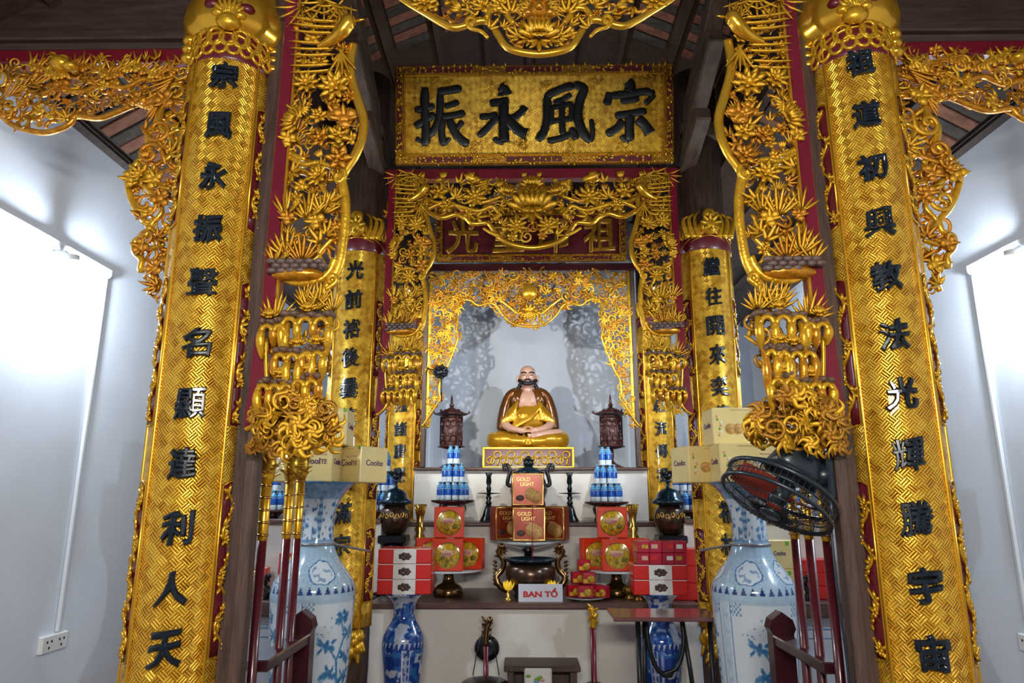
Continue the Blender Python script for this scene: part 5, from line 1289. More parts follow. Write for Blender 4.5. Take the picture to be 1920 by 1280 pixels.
# small biscuit packs on a plate
Y = 6.05; x = PX(1098, 1122, Y).x
t = thing('plate', (x, Y, S1Z), 'white plate of small maroon biscuit packs right of the sign', 'plate')
MB().lathe([(.09, 0), (.10, .006), (.165, .022), (.17, .028), (.12, .02), (.02, .014)], 32).build('dish', 'porcelain', t, world=False)
rn = random.Random(4)
spots = [(-.105, .0, 0, .4), (-.005, -.05, 0, 0), (.09, -.0, 0, -.5), (-.06, .03, .1, .2), (.03, -.02, .1, -.1), (-.01, 0, .2, .15), (.135, -.06, .0, -.7), (.03, .09, 0, 0), (-.07, .09, 0, .1)]
words = ('left of the lowest row', 'front middle of the lowest row', 'right of the lowest row', 'left in the second row', 'right in the second row', 'at the very top', 'leaning out at the right edge', 'at the back right', 'at the back left')
for (dx, dy, dz, rz), wd in zip(spots, words):
    b = thing('biscuit_pack', (x+dx, Y+dy, S1Z+.026+dz), 'small maroon and yellow biscuit pack, %s on the plate' % wd, 'pack', 'small biscuit packs on the plate', rz=rz)
    w_ = .105 if wd != 'front middle of the lowest row' else .13
    MB().box((0, 0, .048), (w_, .06, .094), bev=.004).build('wrapper', 'crimson_card', b, world=False)
    o = MB().lathe([(.030, 0), (.030, .003)], 14).build('biscuit_print', 'cookie_yellow', b, world=False); o.rotation_euler = (pi/2, 0, 0); o.location = (.018, -.030, .04)
    MB().box((-.022, -.0305, .026), (.05, .002, .03)).build('label', 'cookie_yellow', b, world=False)
    MB().box((-.005, -.0305, .078), (.06, .002, .016)).build('logo_strip', 'text_red', b, world=False)

# ------------------------------------------------------------------ big lidded urns, brass vases
for m, px in ((-1, 739), (1, 1257)):
    Y = 6.42; x = PX(px, 1000, Y).x
    t = thing('lidded_urn', (x, Y, S1Z), 'dark bronze lidded urn with a round brass belly, %s end of the altar' % SIDE[m], 'urn', 'lidded bronze urns')
    zz = lambda y: PZ(y, Y)-S1Z
    MB().lathe([(.17, 0), (.17, .02), (.12, .05), (.10, .09), (.06, .12), (.045, .2), (.05, zz(1035))], 28).build('foot', 'bronze_blue', t, world=False)
    MB().box((0, 0, zz(1010)), (.25, .25, zz(1003)-zz(1018)), bev=.01).build('square_collar', 'bronze_black', t, world=False)
    MB().lathe([(.06, zz(1035)), (.10, zz(1025)), (.07, zz(1016))], 20).build('knop', 'bronze_black', t, world=False)
    bl = MB().lathe([(.06, zz(1003)), (.10, zz(996)), (.134, zz(980)), (.138, zz(970)), (.125, zz(956)), (.085, zz(947))], 32).build('belly', 'bronze_brown', t, world=False)
    for k in range(7):
        a = -pi/2+(k-3)*.33; rr_ = .139; z = zz(967)+.012*(k % 2)
        MB().tube([(rr_*cos(a+.10*cos(q)), rr_*sin(a+.10*cos(q)), z+.02*sin(q)) for q in [2*pi*i/8 for i in range(8)]], .005, 5, closed=True).build('brass_relief', 'brass_bright', bl, world=False)
    MB().lathe([(.085, zz(948)), (.15, zz(943)), (.155, zz(940)), (.11, zz(933)), (.10, zz(925)), (.07, zz(918)), (.02, zz(915)), (.014, zz(905)), (.03, zz(902)), (.02, zz(898))], 32).build('lid', 'bronze_blue', t, world=False)
    d = MB().ball((0, 0, zz(893)), (.04, .04, .03), 8)
    for k in range(12):
        a = k*.8; d.leaf((0, 0, zz(895)), (cos(a), sin(a)*.5, .4+.05*k), (0, -1, .2), .09, .028, .2)
    d.build('dragon_finial', 'bronze_black', t, world=False)
    Y2 = 6.62; x2 = PX(787 if m < 0 else 1187, 1000, Y2).x; h = PZ(945, Y2)-S1Z
    t = thing('brass_vase', (x2, Y2, S1Z), 'tall knobbed brass altar vase with fluted mouth beside the %s cake stand' % SIDE[m], 'vase', 'brass altar vases')
    MB().lathe([(.08, 0), (.08, .02), (.04, .07), (.03, .16), (.05, .2), (.03, .25), (.045, h-.36), (.028, h-.33), (.055, h-.29), (.03, h-.26), (.052, h-.22), (.03, h-.19), (.036, h-.1), (.055, h), (.03, h)], 20).build('body', 'brass_bright', t, world=False)
    mb = MB()
    for k in range(12): a = k*2*pi/12; mb.leaf((.032*cos(a), .032*sin(a), h-.12), (cos(a)*.18, sin(a)*.18, 1), (cos(a), sin(a), 0), .13, .026, .1)
    mb.build('fluted_mouth', 'brass_bright', t, world=False)
for k, (px, Y, r, hh) in enumerate(((1180, 6.12, .055, .10), (1197, 6.02, .05, .09))):
    x = PX(px, 1118, Y).x; t = thing('brass_cup', (x, Y, S1Z), ('squat brass cup behind the cake stand foot, right', 'squat brass cup in front of the altar edge beside the right box stack')[k], 'cup')
    MB().lathe([(r*.7, 0), (r*.75, .01), (r*.4, .025), (r*.5, .035), (r, hh*.6), (r*.9, hh), (r*.7, hh), (r*.7, hh*.5)], 20).build('bowl', 'brass_bright', t, world=False)
    MB().lathe([(r*.92, hh*.72), (r*1.05, hh*.76), (r*.92, hh*.8)], 20).build('ring', 'brass', t, world=False)

# ------------------------------------------------------------------ painted porcelain
def painted_vase(prof, nth, nz, paint, name):
    """lathe whose vertices carry painted-glaze colours"""
    pr = catmull([(r, 0, z) for r, z in prof], 6); zs = [p.z for p in pr]; L = [0]
    for i in range(1, len(pr)): L.append(L[-1]+(pr[i]-pr[i-1]).length)
    ring = []
    for k in range(nz+1):
        s = L[-1]*k/nz; i = max(j for j in range(len(L)) if L[j] <= s+1e-9); i = min(i, len(L)-2); u = (s-L[i])/max(1e-9, L[i+1]-L[i]); q = pr[i].lerp(pr[i+1], u); ring.append((q.x, q.z))
    mb = MB(); mb.lathe(ring, nth); me = mb.mesh(name, 'painted_porcelain', recalc=False)
    ca = me.color_attributes.new('paint', 'FLOAT_COLOR', 'POINT')
    k = 0; buf = []
    for (r, z) in ring:
        for j in range(nth):
            buf += [*paint(2*pi*j/nth, z, r), 1]
    ca.data.foreach_set('color', buf); return me
WHT = Vector((.62, .69, .74)); LBL = Vector((.30, .46, .60)); MBL = Vector((.035, .15, .34)); DBL = Vector((.012, .045, .19))
VY = 4.30
def vz(y): return PZ(y, VY)
prof_big = [(.15, .0), (.165, .02), (.17, .12), (.195, .4), (.222, .7), (.240, vz(1135)), (.243, vz(1112)), (.232, vz(1092)), (.190, vz(1070)), (.150, vz(1052)), (.122, vz(1036)), (.106, vz(1018)), (.099, vz(990)), (.104, vz(962)), (.125, vz(940)), (.160, vz(922)), (.205, vz(908)), (.212, vz(905)), (.19, vz(905)), (.12, vz(930)), (.09, vz(960))]
rv = random.Random(8)
leafs = []
def stroke(x0, y0, x1, y1, n, w):
    for i in range(n+1): leafs.append((x0+(x1-x0)*i/n, y0+(y1-y0)*i/n, w, w*1.6, 0))
stroke(.15, -.85, .05, -.2, 14, .03); stroke(.05, -.2, .25, .25, 10, .025); stroke(.05, -.2, -.2, .1, 8, .022); stroke(.25, .25, .1, .6, 8, .02)
for (cx, cy, rr_, n) in ((.15, .62, .22, 16), (.42, .30, .24, 16), (-.25, .12, .22, 12), (.35, -.15, .26, 18), (-.12, -.42, .22, 14), (.35, -.55, .28, 18), (-.2, -.8, .3, 18), (.3, -.95, .3, 14)):
    for k in range(n):
        a = rv.uniform(0, 6.28); q = rv.uniform(.1, 1)*rr_; leafs.append((cx+q*cos(a), cy+q*sin(a)*.6, rv.uniform(.05, .095), rv.uniform(.025, .05), a))
for k in range(14): leafs.append((rv.uniform(-.7, .0), rv.uniform(.0, .75), .018, .014, 0))
def paint_big(th, z, r):
    n = mnoise.noise(Vector((r*cos(th)*38, r*sin(th)*38, z*38))); n2 = mnoise.noise(Vector((r*cos(th)*90, r*sin(th)*90, z*90)))
    if z > vz(925): return LBL.lerp(MBL, .45+.5*n) if z < vz(907) else MBL
    if z > vz(1015):                                            # neck: spindles and flower sprays
        q = (th*6/(2*pi)) % 1-.5; v = (z-vz(1015))/(vz(925)-vz(1015))
        if abs(q) < .05+.09*max(0, sin(pi*v))**2 and .08 < v < .9: return MBL.lerp(LBL, .5+.5*sin(v*40))
        if v > .88 or v < .06: return LBL.lerp(MBL, .4+.5*n)
        if n > .12 and .15 < abs(q) < .42: return LBL.lerp(MBL, min(1, n*2))
        return WHT
    if z > vz(1024): return LBL
    if z > vz(1043): return LBL.lerp(WHT, .35) if int(th*30) % 2 else LBL
    if z > vz(1092):                                            # shoulder: cloud cartouches on a diaper ground
        v = (z-vz(1092))/(vz(1043)-vz(1092)); q = ((th*5/(2*pi)) % 1-.5)*2
        d = (q/.62)**2+((v-.48)/.42)**2+.10*sin(atan2(v-.48, q)*6)
        if abs(d-1) < .10: return MBL
        if d < 1: return MBL.lerp(WHT, .35) if n > .22 and d < .6 else WHT
        return LBL.lerp(WHT, .5 if n2 > 0 else .12)
    if z > vz(1106):
        v = (z-vz(1106))/(vz(1092)-vz(1106)); q = (th*30/(2*pi)) % 1-.5
        if abs(q) < .35*(1-v): return DBL
        return LBL.lerp(WHT, .3)
    if z > vz(1120): return LBL.lerp(WHT, .25+.2*n)
    q = (th*3/(2*pi)) % 1; q = (q-.5)*2                           # four painted panels between key-fret bars
    y = (z-.82)/.27
    if abs(q) > .82:
        if abs(abs(q)-.84) < .018: return MBL
        return LBL.lerp(WHT, .55+.5*n) if abs(q) > .9 or n > .1 else WHT
    if z > vz(1145) and abs(q) > .58: return LBL.lerp(MBL, .5) if (int(q*24)+int(z*70)) % 2 else WHT
    if z > vz(1124): return LBL.lerp(WHT, .3)
    best = 9
    for (lx, ly, a, b, ro) in leafs:
        dx = q-lx; dy = y-ly
        if abs(dx) > .1 or abs(dy) > .1: continue
        c, s = cos(ro), sin(ro); u = (dx*c+dy*s)/a; v = (-dx*s+dy*c)/b; best = min(best, u*u+v*v)
    if best < 1: return MBL.lerp(Vector((.10, .30, .50)), min(1, best+.4*n))
    if best < 2 and n > 0: return LBL
    return WHT.lerp(LBL, .05)
big_me = painted_vase(prof_big, 260, 400, paint_big, 'vase_body')
VASE = {}
for m, px in ((-1, 591), (1, 1409)):
    x = PX(px, 1050, VY).x
    t = thing('porcelain_vase', (x, VY, 0), 'man-high white vase painted with blue trees, before the second %s column' % SIDE[m], 'vase', 'tall white and blue vases')
    inst('vase_body', big_me, t, rot=(0, 0, -1.69 if m < 0 else -2.63)); VASE[m] = x
# blue vases before the altar
BVY = 5.52
def bz(y): return PZ(y, BVY)
prof_blue = [(.10, 0), (.11, .03), (.115, .1), (.135, bz(1270)), (.150, bz(1235)), (.158, bz(1212)), (.150, bz(1192)), (.115, bz(1174)), (.084, bz(1158)), (.080, bz(1142)), (.090, bz(1128)), (.120, bz(1118)), (.150, bz(1113)), (.152, bz(1111)), (.13, bz(1112)), (.07, bz(1130))]
BBL = Vector((.012, .05, .27)); BLB = Vector((.03, .14, .42)); BW = Vector((.52, .56, .64))
def paint_blue(th, z, r):
    n = mnoise.fractal(Vector((r*cos(th)*9, r*sin(th)*9, z*9)), 1.0, 2.0, 4); n2 = mnoise.noise(Vector((r*cos(th)*30, r*sin(th)*30, z*30)))
    q = (th*4/(2*pi)) % 1-.5
    if z > bz(1160):
        d = (q/.16)**2+((z-bz(1141))/.045)**2
        if abs(d-1) < .25: return BW if int(th*60) % 2 else BBL
        return BW.lerp(BBL, .15) if n > .18 else (BBL if n2 < .1 else BLB)
    if z > bz(1200): return BW.lerp(BLB, .2) if n > .22 or n2 > .38 else (BLB if n2 > -.1 else BBL)
    if z > bz(1212): return BW if (th*26/(2*pi)) % 1 < .5*((z-bz(1212))/(bz(1200)-bz(1212))) else BBL
    if abs(q) > .40:
        return BW.lerp(BLB, .3) if abs(sin(z*60))*abs(q-.5 if q > 0 else q+.5) < .028 and n2 > -.2 else BBL
    v = (z-.45)/.4
    if abs(abs(q)-.39) < .012: return BW
    w2 = sin(v*9+n*5+q*4)
    return BW.lerp(BLB, .1) if (n > .12 and w2 > -.2) else (BLB if w2 > .2 else BBL)
blue_me = painted_vase(prof_blue, 140, 200, paint_blue, 'vase_body')
BV = {}
for m, px in ((-1, 757), (1, 1239)):
    x = PX(px, 1180, BVY).x; BV[m] = x
    t = thing('porcelain_vase', (x, BVY, 0), 'deep blue painted vase before the altar, carrying the %s stack of red boxes' % SIDE[m], 'vase', 'deep blue vases before the altar')
    inst('vase_body', blue_me, t, rot=(0, 0, .3 if m < 0 else 1.0))
# wires that tie the big vases to the columns
for m in (-1, 1):
    zc = vz(1019); r = .111; pts = [(VASE[m]+r*cos(a), VY+r*sin(a), zc) for a in [2*pi*k/28 for k in range(28)]]
    t = thing('tie_wire', (VASE[m], VY, zc), 'grey tie wire from the %s tall vase neck to the column' % SIDE[m], 'wire')
    MB().tube(pts, .008, 6, closed=True).build('loop', 'wire_grey', t)
    MB().tube(catmull([(VASE[m]-m*.10, VY-.02, zc), (VASE[m]-m*.20, VY+.35, zc-.06), (m*(CX-.20), 5.10, zc-.10), (m*(CX-.17), 5.25, zc-.11)], 4), .008, 6).build('strand', 'wire_grey', t)

# ------------------------------------------------------------------ boxes on the blue vases
def red_white(t, W, H, D):
    y = -D/2-.0015
    MB().box((0, y, H/2), (W*.42, .002, H*.98)).build('white_band', 'white_card', t, world=False)
    for s_ in (-1, 1): MB().box((s_*W*.33, y, H*.97), (W*.3, .002, H*.05)).build('white_edge', 'white_card', t, world=False)
    mb = MB()
    for k in range(10): a = k*.9; q = .028 if k < 7 else .01; mb.ball((q*1.2*cos(a), y-.001, H*.48+q*.65*sin(a)), (.017, .003, .012), 8)
    mb.build('chocolate_print', 'choc', t, world=False)
zL = bz(1111)+.002; W = .40
hb = .108
for k, wd in enumerate(('lowest', 'middle', 'topmost')):
    tin('gift_box', W, hb, .26, 'red_card', None, 'red and white gift box, %s of the three on the left blue vase' % wd, 'red and white gift boxes', (PX(762, 1100, BVY).x, BVY, zL+k*(hb+.001)), .02, red_white)
for k, wd in enumerate(('lower', 'upper')):
    tin('gift_box', W, hb*.98, .26, 'red_card', None, 'red and white gift box, %s of the two on the right blue vase' % wd, 'red and white gift boxes', (PX(1234, 1100, BVY).x, BVY, zL+k*(hb*.98+.001)), -.02, red_white)
zt = zL+2*(hb*.98+.001)
for k in range(2):
    for j in range(4):
        x = PX(1236, 1050, BVY).x+(j-1.5)*.093
        b = thing('biscuit_pack', (x+.005*k, BVY-.02, zt+k*.083), 'crimson pack, %s from the left in the %s row above the right gift boxes' % (('first', 'second', 'third', 'fourth')[j], ('lower', 'upper')[k]), 'pack', 'crimson packs above the gift boxes')
        MB().box((0, 0, .041), (.091, .18, .081), bev=.003).build('wrapper', 'crimson_card', b, world=False)
        MB().box((-.01 if j % 2 else .012, -.0915, .045), (.045, .003, .03)).build('label', ('pink', 'red_card', 'white_card', 'cookie_yellow')[(j+k*3) % 4], b, world=False)
Y = 6.12
for k, wd in enumerate(('lowest', 'second', 'topmost')):
    tin('gift_box', .30, .135, .22, 'red_card', None, 'red gift box %s in the stack at the right end of the altar' % wd, 'red boxes at the right altar end', (PX(1298, 1100, Y).x-.06, Y, S1Z+.001+k*.136), .05, lambda t, W, H, D: MB().box((W*.40, -D/2-.001, H/2), (W*.14, .002, H*.9)).build('white_band', 'white_card', t, world=False))
# yellow cartons at the left end of the altar
def coolte_small(t, W, H, D):
    y = -D/2-.001
    lettering('print', 'Coolte', 'purple_ink', t, (W*.02, y, H*.55), 1, .02, .01, fit=(W*.42, H*.16))
    MB().box((W*.3, y, H*.88), (W*.12, .002, H*.14)).build('green_tab', 'green_leaf', t, world=False)
for k, wd in enumerate(('lower', 'upper')):
    tin('biscuit_carton', .20, .24, .25, 'cream_card', None, 'cream biscuit carton, %s of two at the left end of the altar' % wd, 'cream cartons at the altar end', (PX(696, 1080, 6.55).x, 6.55, S1Z+.001+k*.241), .0, coolte_small)

# ------------------------------------------------------------------ biscuit cartons on the tall vases
def coolte(t, W, H, D):
    y = -D/2-.001
    lettering('print', 'C', 'purple_ink', t, (W*.09, y, H*.55), 1, .012, .01, fit=(W*.075, H*.19)); lettering('print', 'ool', 'purple_ink', t, (W*.22, y, H*.545), 1, .012, .01, fit=(W*.16, H*.16)); lettering('print', 'TE', 'purple_ink', t, (W*.36, y, H*.53), 1, .012, .01, fit=(W*.1, H*.12))
    for k in range(2):
        o = MB().lathe([(W*.085, 0), (W*.088, .002), (W*.08, .004)], 16).build('biscuit_print', 'biscuit', t, world=False); o.rotation_euler = (pi/2, 0, 0); o.location = (-W*(.20-.13*k), y+.001-.001*k, H*.42)
    rn = random.Random(3); 
    for k in range(7):
        MB().ball((-W*(.42-.1*rn.random()), y, H*(.25+.6*k/7)), (W*.022, .002, H*.04), 8).build('flower_print', ('pink', 'white_card', 'green_leaf')[k % 3], t, world=False)
    MB().box((W*.28, y, H*.72), (W*.25, .002, H*.03)).build('print_line', 'pink', t, world=False)
    MB().box((W*.05, y, H*.93), (W*.5, .002, H*.012)).build('print_line', 'biscuit', t, world=False)
    MB().box((W*.46, y+.0, H*.95), (W*.06, .003, H*.09)).build('green_tab', 'green_leaf', t, world=False)
    for s_ in (-1, 1):
        o = lettering('side_print', 'Coolte', 'purple_ink', t, (s_*(W/2+.001), 0, H*.55), 1, .012, .01, fit=(D*.62, H*.16), rot=(0, 0, s_*pi/2))
W, H, D = .36, .222, .24
zt = vz(905)+.002
xl, xr = VASE[-1], VASE[1]
for (x, y, z, rz, lab) in ((xl-.06, VY-.08, 0, .02, 'cream biscuit carton, front one on the left tall vase'), (xl+.16, VY+.17, 0, -.55, 'cream biscuit carton, rear right one on the left tall vase'), (xl-.02, VY+.04, H+.001, .05, 'cream biscuit carton on top of the pile, left tall vase'),
                          (xr-.02, VY-.08, 0, -.02, 'cream biscuit carton, front one on the right tall vase'), (xr-.19, VY+.17, 0, .25, 'cream biscuit carton, rear left one on the right tall vase'), (xr-.02, VY+.04, H+.001, .0, 'cream biscuit carton on top of the pile, right tall vase')):
    tin('biscuit_carton', W, H, D, 'cream_card', None, lab, 'cream cartons on the tall vases', (x, y, zt+z), rz, coolte)

# ------------------------------------------------------------------ things on the side altars
Y = 6.14
for m in (-1, 1):
    if m < 0:
        x = PX(472, 1090, Y).x
        tin('cookie_box', .24, .24, .09, 'orange_red_card', None, 'red cookie box with a yellow window on the left side altar', 'red cookie boxes', (x, Y+.05, S1Z+.002), .1, cookie)
        tin('cookie_box', .24, .24, .09, 'orange_red_card', None, 'red cookie box standing behind the third left spear', 'red cookie boxes', (PX(545, 1090, Y).x, Y+.05, S1Z+.12), -.2, cookie)
        bx_ = MB().box((PX(545, 1090, Y).x, Y+.06, S1Z+.06), (.3, .12, .118), bev=.006).build('wooden_block', 'wood_stand'); tag(bx_, 'dark wooden block under a cookie box behind the left spears', 'block')
        px = 503
    else:
        for k, wd in enumerate(('lower', 'upper')):
            tin('biscuit_carton', .24, .235, .2, 'cream_card', None, 'cream biscuit carton, %s of two on the right side altar' % wd, 'cream cartons on the side altar', (PX(1461, 1080, Y).x, Y+.06, S1Z+.002+k*.236), .0, coolte_small)
        for k, wd in enumerate(('lowest', 'second', 'topmost')):
            tin('gift_box', .27, .105, .2, 'red_card', None, 'red gift box %s in the stack behind the right spears' % wd, 'red boxes on the side altar', (PX(1533, 1080, Y).x, Y+.04, S1Z+.002+k*.106), 0, lambda t, W, H, D: MB().box((-W*.25, -D/2-.001, H/2), (W*.14, .002, H*.5)).build('white_label', 'white_card', t, world=False))
        bx_ = MB().box((PX(1452, 985, 6.4).x, 6.48, SAZ+.07), (.17, .16, .14), bev=.006).build('wooden_box', 'crimson_card'); tag(bx_, 'maroon box on the upper ledge of the right side altar', 'box')
        px = 1500
    x = PX(px, 1100, Y).x
    t = thing('dragon_figure', (x, Y-.09, S1Z), 'small black dragon figure with a yellow lotus on the %s side altar' % SIDE[m], 'figurine')
    d = MB().tube(catmull([(.0, 0, .0), (.03, 0, .06), (-.02, 0, .12), (.02, 0, .17)], 4), [.035, .03, .022], 8).ball((.03, -.02, .185), (.03, .025, .022), 8)
    for k in range(9): a = k*.7; d.leaf((.01, 0, .06+.014*k), (cos(a), -.2, sin(a)), (0, -1, 0), .06, .022, .2)
    d.build('body', 'bronze_black', t, world=False)
    for k in range(6): a = k*2*pi/6; MB().leaf((-.035, -.03, .02), (cos(a)*.4, sin(a)*.4, 1), (cos(a), sin(a), -.4), .075, .035, -.2).build('petal', 'lotus_yellow', t, world=False)

# ------------------------------------------------------------------ spears in their racks
for m, nm in ((-1, 'left'), (1, 'right')):
    XS = 1.148; spear = [2.93, 3.23, 3.38] if m < 0 else [3.27, 3.11, 2.93]
    zr = PZ(1236, 3.12)
    t = thing('spear_rack', (m*XS, 3.25, 0), 'dark red wooden rack rail with a pointed post, behind the %s front column' % nm, 'rack')
    MB().box((m*(XS-.0), 3.29, zr), (.09, .62, .045), bev=.006).build('rail', 'red_lacquer_dark', t)
    pp = [(-.05, 0), (.05, 0), (.05, 1.28), (.062, 1.31), (.05, 1.36), (0, 1.405), (-.05, 1.36), (-.062, 1.31), (-.05, 1.28)]
    zs_ = (zr+.13)/1.405
    MB().prism([(m*(XS)+a, b*zs_) for a, b in pp], 3.52, 3.60).build('post', 'red_lacquer_dark', t)
    MB().box((m*XS, 3.30, .25), (.08, .6, .05), bev=.006).build('lower_rail', 'red_lacquer_dark', t)
    for k, y in enumerate(spear):
        wd = ('nearest the viewer', 'middle one', 'farthest back')[k if m < 0 else 2-k]
        q = thing('ceremonial_spear', (m*XS, y, .02), 'dark red spear shaft with ringed gilt sleeve, %s, %s rack' % (wd, nm), 'spear', 'ceremonial spears')
        zt = PZ(850, y); zg = PZ(1003, y) if y < 3.1 else PZ(1000, y)
        MB().lathe([(.019, .02), (.019, zg-.02)], 14, (m*XS, y, 0)).build('shaft', 'spear_red', q)
        sl = MB().lathe([(.002, zg-.055), (.020, zg-.02), (.0215, zg), (.0215, zt-.02)], 14, (m*XS, y, 0)).build('sleeve', 'gold_smooth', q)
        for j in range(5):
            z = zg+(zt-.13-zg)*j/4; MB().lathe([(.021, z-.006), (.028, z), (.021, z+.006)], 14, (m*XS, y, 0)).build('ring', 'brass', sl)
        rn = random.Random(k*3+m); hd = MB()
        for j in range(26):
            a = rn.uniform(0, 6.28); z = zt-.12+.12*j/26; nr = Vector((cos(a), sin(a), 0)); hd.leaf(Vector((m*XS, y, z))+nr*.018, (nr.x*.5, nr.y*.5, rn.uniform(.4, 1)), nr, .045, .024, .35)
        hd.lathe([(.02, zt-.13), (.03, zt-.10), (.034, zt-.05), (.03, zt)], 12, (m*XS, y, 0)); hd.build('carved_head', 'gold', q)
        sp = MB().lathe([(.022, zt-.01), (.014, zt+.10), (.018, zt+.2), (.004, zt+.45)], 10, (m*XS, y, 0)).build('spear_tip', 'gold_smooth', q)

# ------------------------------------------------------------------ wall fan on the right column
fc = PX(1459, 931, 2.74)
t = thing('wall_fan', fc, 'black wall fan with dark red blades clamped to the right front column', 'fan')
nrm = Vector((-.52, -.17, -.826)).normalized(); e1 = PX(1556, 985, 2.74)-PX(1364, 880, 2.74); e1 = (e1-nrm*e1.dot(nrm)).normalized(); e2 = nrm.cross(e1)
RF = .208
def ringp(r, h, n=40): return [fc+e1*(r*cos(2*pi*k/n))+e2*(r*sin(2*pi*k/n))+nrm*h for k in range(n)]
for (r, h, w_) in ((RF, .03, .009), (RF, -.035, .009), (RF*.5, .068, .0025), (RF*.75, .058, .0025), (RF*.25, .072, .0025), (RF*.5, -.085, .0025), (RF*.78, -.068, .0025), (RF*1.0, 0, .003)):
    MB().tube(ringp(r, h), w_, 6, closed=True).build('cage_ring', 'fan_plastic', t)
cg = MB()
for k in range(60):
    a = 2*pi*k/60; u = e1*cos(a)+e2*sin(a)
    cg.tube([fc+u*.035+nrm*.074, fc+u*RF*.5+nrm*.070, fc+u*RF*.85+nrm*.055, fc+u*RF+nrm*.03, fc+u*RF-nrm*.035, fc+u*RF*.8-nrm*.068, fc+u*.06-nrm*.095], .0013, 4)
tag(cg.build('cage_wires', 'fan_plastic', t), kind='stuff')
cyl = lambda a, b, r0, r1, n=20: MB().tube([fc+nrm*a, fc+nrm*b], [r0, r1], n)
cyl(.07, .082, .045, .04).build('front_badge', 'fan_plastic', t); cyl(.055, -.02, .03, .036).build('hub', 'fan_blade', t); cyl(.05, -.06, .03, .045).build('front_boss', 'fan_plastic', t)
for k in range(3):
    a0 = 2*pi*k/3+2.75; vs = []; fs = []; nu, nv = 8, 6
    for side in (0, 1):
        for i in range(nv+1):
            r = .03+(.19-.03)*i/nv
            for j in range(nu+1):
                u = j/nu-.5; wid = 1.05*(.45+.55*sin(pi*min(1, i/nv*.75+.2)))*(.12/max(r, .07)); a = a0+u*wid+.25*i/nv
                vs.append(fc+(e1*cos(a)+e2*sin(a))*r+nrm*(u*.06+.003*side))
    K = (nu+1)*(nv+1)
    for i in range(nv):
        for j in range(nu):
            q = (i*(nu+1)+j, i*(nu+1)+j+1, (i+1)*(nu+1)+j+1, (i+1)*(nu+1)+j); fs += [q, tuple(K+x for x in reversed(q))]
    MB().add(vs, fs).build('blade', 'fan_blade', t)
mc = fc-nrm*.17; u = Vector((0, 0, 1)); rotm = Matrix((e1, e2, nrm)).transposed()
mb = MB(); vs = []
for (h, a, b_) in ((-.095, .075, .07), (-.12, .095, .085), (-.24, .062, .062), (-.25, .05, .05)):
    for k in range(16):
        q = 2*pi*k/16; c_, s_ = cos(q), sin(q); f = 1/max(abs(c_), abs(s_))**.7; vs.append(fc+e1*(a*c_*f)+e2*(b_*s_*f)+nrm*h)
fs = [(i*16+k, i*16+(k+1) % 16, (i+1)*16+(k+1) % 16, (i+1)*16+k) for i in range(3) for k in range(16)]+[tuple(range(15, -1, -1)), tuple(48+k for k in range(16))]
mb.add(vs, fs).build('motor_housing', 'fan_plastic', t)
mt = Vector((1.098, 2.745, PZ(885, 2.76))); jn = fc-nrm*.12+e1*.09
MB().tube([jn, jn+(mt-jn)*.55, mt], [.03, .036, .05], 14).build('arm', 'fan_plastic', t)
MB().tube([jn+nrm*.03, jn-nrm*.03], .028, 14).build('joint_knob', 'fan_plastic', t)
MB().box(mt+Vector((-.005, 0, -.02)), (.03, .09, .17), bev=.008).build('wall_plate', 'fan_plastic', t)
MB().tube(catmull([mt+Vector((-.02, -.03, -.08)), mt+Vector((-.03, -.05, -.4)), mt+Vector((-.015, -.04, -.75)), mt+Vector((-.03, -.02, -1.2))], 6), .005, 6).build('power_cord', 'fan_plastic', t)

# ------------------------------------------------------------------ folding table
YA, YZ = 4.62, 5.0; zt = PZ(1157, YA); xa = PX(1150, 1157, YA).x; xb = PX(1353, 1157, YA).x
t = thing('folding_table', ((xa+xb)/2, (YA+YZ)/2, 0), 'folding table with a glossy brown top and black tube legs before the right blue vase', 'table')
MB().box(((xa+xb)/2, (YA+YZ)/2, zt-.012), (xb-xa, YZ-YA, .026), bev=.006).build('top', 'table_top', t)
for (x0, y0) in ((xa+.16, YA+.06), (xb-.06, YA+.06)):
    MB().tube([(x0, y0, zt-.03), (x0, y0+.0, .02)], .016, 10).build('leg', 'steel_black', t)
for (x0, x1) in ((xa+.24, xa+.205), (xb-.19, xb-.12)):
    MB().tube([(x0, YZ-.10, zt-.03), ((x0+x1)/2, YZ-.13, zt*.6), (x1, YZ-.2, .02)], .015, 10).build('leg', 'steel_black', t)
MB().tube(catmull([(xa+.25, YZ-.1, zt-.04), (xa+.26, YZ-.12, zt-.22), (xa+.31, YZ-.13, zt-.36), (xa+.40, YZ-.13, zt-.385), (xb-.34, YZ-.13, zt-.385), (xb-.24, YZ-.13, zt-.34), (xb-.19, YZ-.12, zt-.2), (xb-.19, YZ-.1, zt-.04)], 5), .015, 10).build('bow_brace', 'steel_black', t)
for x0 in (xa+.16, xb-.06): MB().tube([(x0, YA+.06, zt-.55), (x0+(.06 if x0 < .9 else -.06), YZ-.17, zt-.55)], .008, 8).build('stretcher', 'steel_black', t)

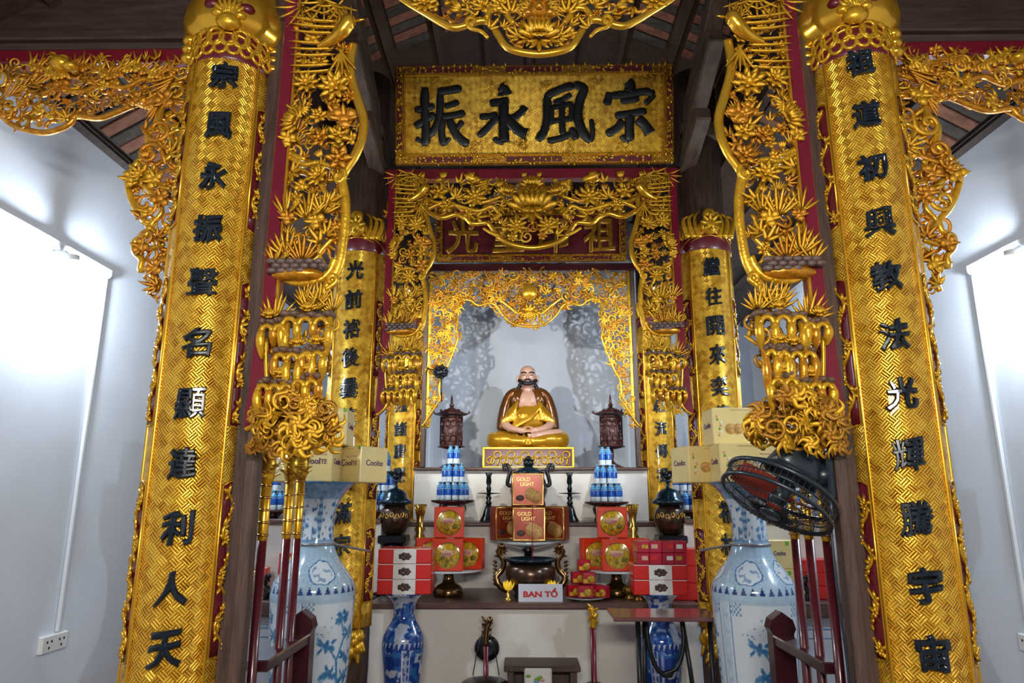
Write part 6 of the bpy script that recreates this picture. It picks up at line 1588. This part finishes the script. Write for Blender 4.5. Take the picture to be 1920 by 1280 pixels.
# ------------------------------------------------------------------ gong, wooden fish, halberd, bench in front of the altar
Y = 5.68
x = PX(911, 1240, Y).x; zt = PZ(1178, Y)
t = thing('gong_stand', (x, Y, 0), 'red pole with gilt dragon head holding a black gong, left of the bench', 'gong')
MB().lathe([(.12, 0), (.12, .03), (.03, .06), (.02, .1), (.02, zt-.05)], 16).build('pole', 'red_lacquer', t, world=False)
d = MB().tube(catmull([(0, 0, zt-.12), (.0, -.01, zt-.04), (.01, -.015, zt+.02), (.035, -.02, zt+.06)], 4), [.024, .03, .032, .026], 8).ball((.03, -.03, zt+.065), (.026, .03, .028), 8)
for k in range(8): d.leaf((0, 0, zt-.08+.018*k), (cos(k*2.1), sin(k*2.1)*.4-.2, .6), (0, -1, 0), .06, .025, .2)
d.build('dragon_head', 'brass_dark', t, world=False)
o = MB().lathe([(0, .012), (.03, .016), (.085, .012), (.096, 0), (.085, -.012), (.03, -.014), (0, -.012)], 28).build('gong', 'bronze_black', t, world=False); o.rotation_euler = (pi/2, 0, 0); o.location = (.005, .045, PZ(1217, Y))
for q in (-1, 1): MB().tube([(q*.03, .03, zt-.04), (q*.075, .03, PZ(1230, Y)), (q*.10, .03, PZ(1268, Y))], .004, 5).build('cord', 'ink_black', t, world=False)
Y2 = 5.48; x = PX(909, 1278, Y2).x; zt2 = PZ(1276, Y2)
t = thing('drum_bowl', (x, Y2, 0), 'black round drum bowl at the lower edge, below the gong', 'drum')
MB().lathe([(.10, 0), (.15, .05), (.17, zt2-.05), (.165, zt2-.01), (.15, zt2), (.10, zt2+.004), (0, zt2+.006)], 28).build('bowl', 'bronze_black', t, world=False)
MB().lathe([(.168, zt2-.03), (.176, zt2-.02), (.168, zt2-.01)], 28).build('rim', 'wood_stand', t, world=False)
x = PX(1113, 1240, Y).x; zt = PZ(1160, Y)
t = thing('halberd_stand', (x, Y, 0), 'dark red pole with a gilt dragon head, right of the bench', 'pole')
MB().lathe([(.10, 0), (.11, .03), (.03, .06), (.022, .1), (.022, zt)], 16).build('pole', 'red_lacquer', t, world=False)
d = MB().tube(catmull([(0, 0, zt-.06), (.005, -.01, zt+.0), (.0, -.02, zt+.05), (-.02, -.02, zt+.09)], 4), [.028, .032, .024], 8).ball((.012, -.03, zt+.03), (.03, .03, .025), 8)
for k in range(8): d.leaf((0, 0, zt-.04+.016*k), (cos(k*2.1), sin(k*2.1)*.4-.2, .6), (0, -1, 0), .06, .025, .2)
d.build('dragon_head', 'gold', t, world=False)
MB().lathe([(.06, PZ(1278, Y)-.05), (.09, PZ(1278, Y)-.02), (.03, PZ(1278, Y)+.005)], 16).build('socket', 'bronze_black', t, world=False)
Y3 = 5.45; x0, x1 = PX(945, 1250, Y3).x, PX(1088, 1250, Y3).x; zt = PZ(1247, Y3)
t = thing('low_bench', ((x0+x1)/2, Y3, 0), 'low dark brown bench at the foot of the altar', 'bench')
MB().box(((x0+x1)/2, Y3+.12, zt-.02), (x1-x0, .3, .04), bev=.006).build('top', 'wood_brown', t)
MB().box(((x0+x1)/2, Y3+.16, zt/2-.02), (x1-x0-.1, .03, zt-.06)).build('back_panel', 'wood_brown', t)
for q in (x0+.05, x1-.05): MB().box((q, Y3+.12, zt/2-.02), (.05, .24, zt-.04), bev=.006).build('leg', 'wood_brown', t)
xc = PX(1009, 1266, 5.40).x
t = thing('paper_packet', (xc, 5.42, 0), 'pale printed packet leaning against the low bench', 'packet')
hh = PZ(1252, 5.42)
MB().box((0, 0, hh/2), (.20, .03, hh), bev=.01).build('sheet', 'pink' if False else 'white_card', t, world=False)
rn = random.Random(2)
for k in range(10): MB().ball((rn.uniform(-.08, .08), -.016, hh-.02-rn.uniform(.02, .14)), (.02, .002, .012), 8).build('printed_spot', ('cookie_yellow', 'green_leaf', 'bottle_sky', 'pink')[k % 4], t, world=False)
bpy.context.view_layer.update()
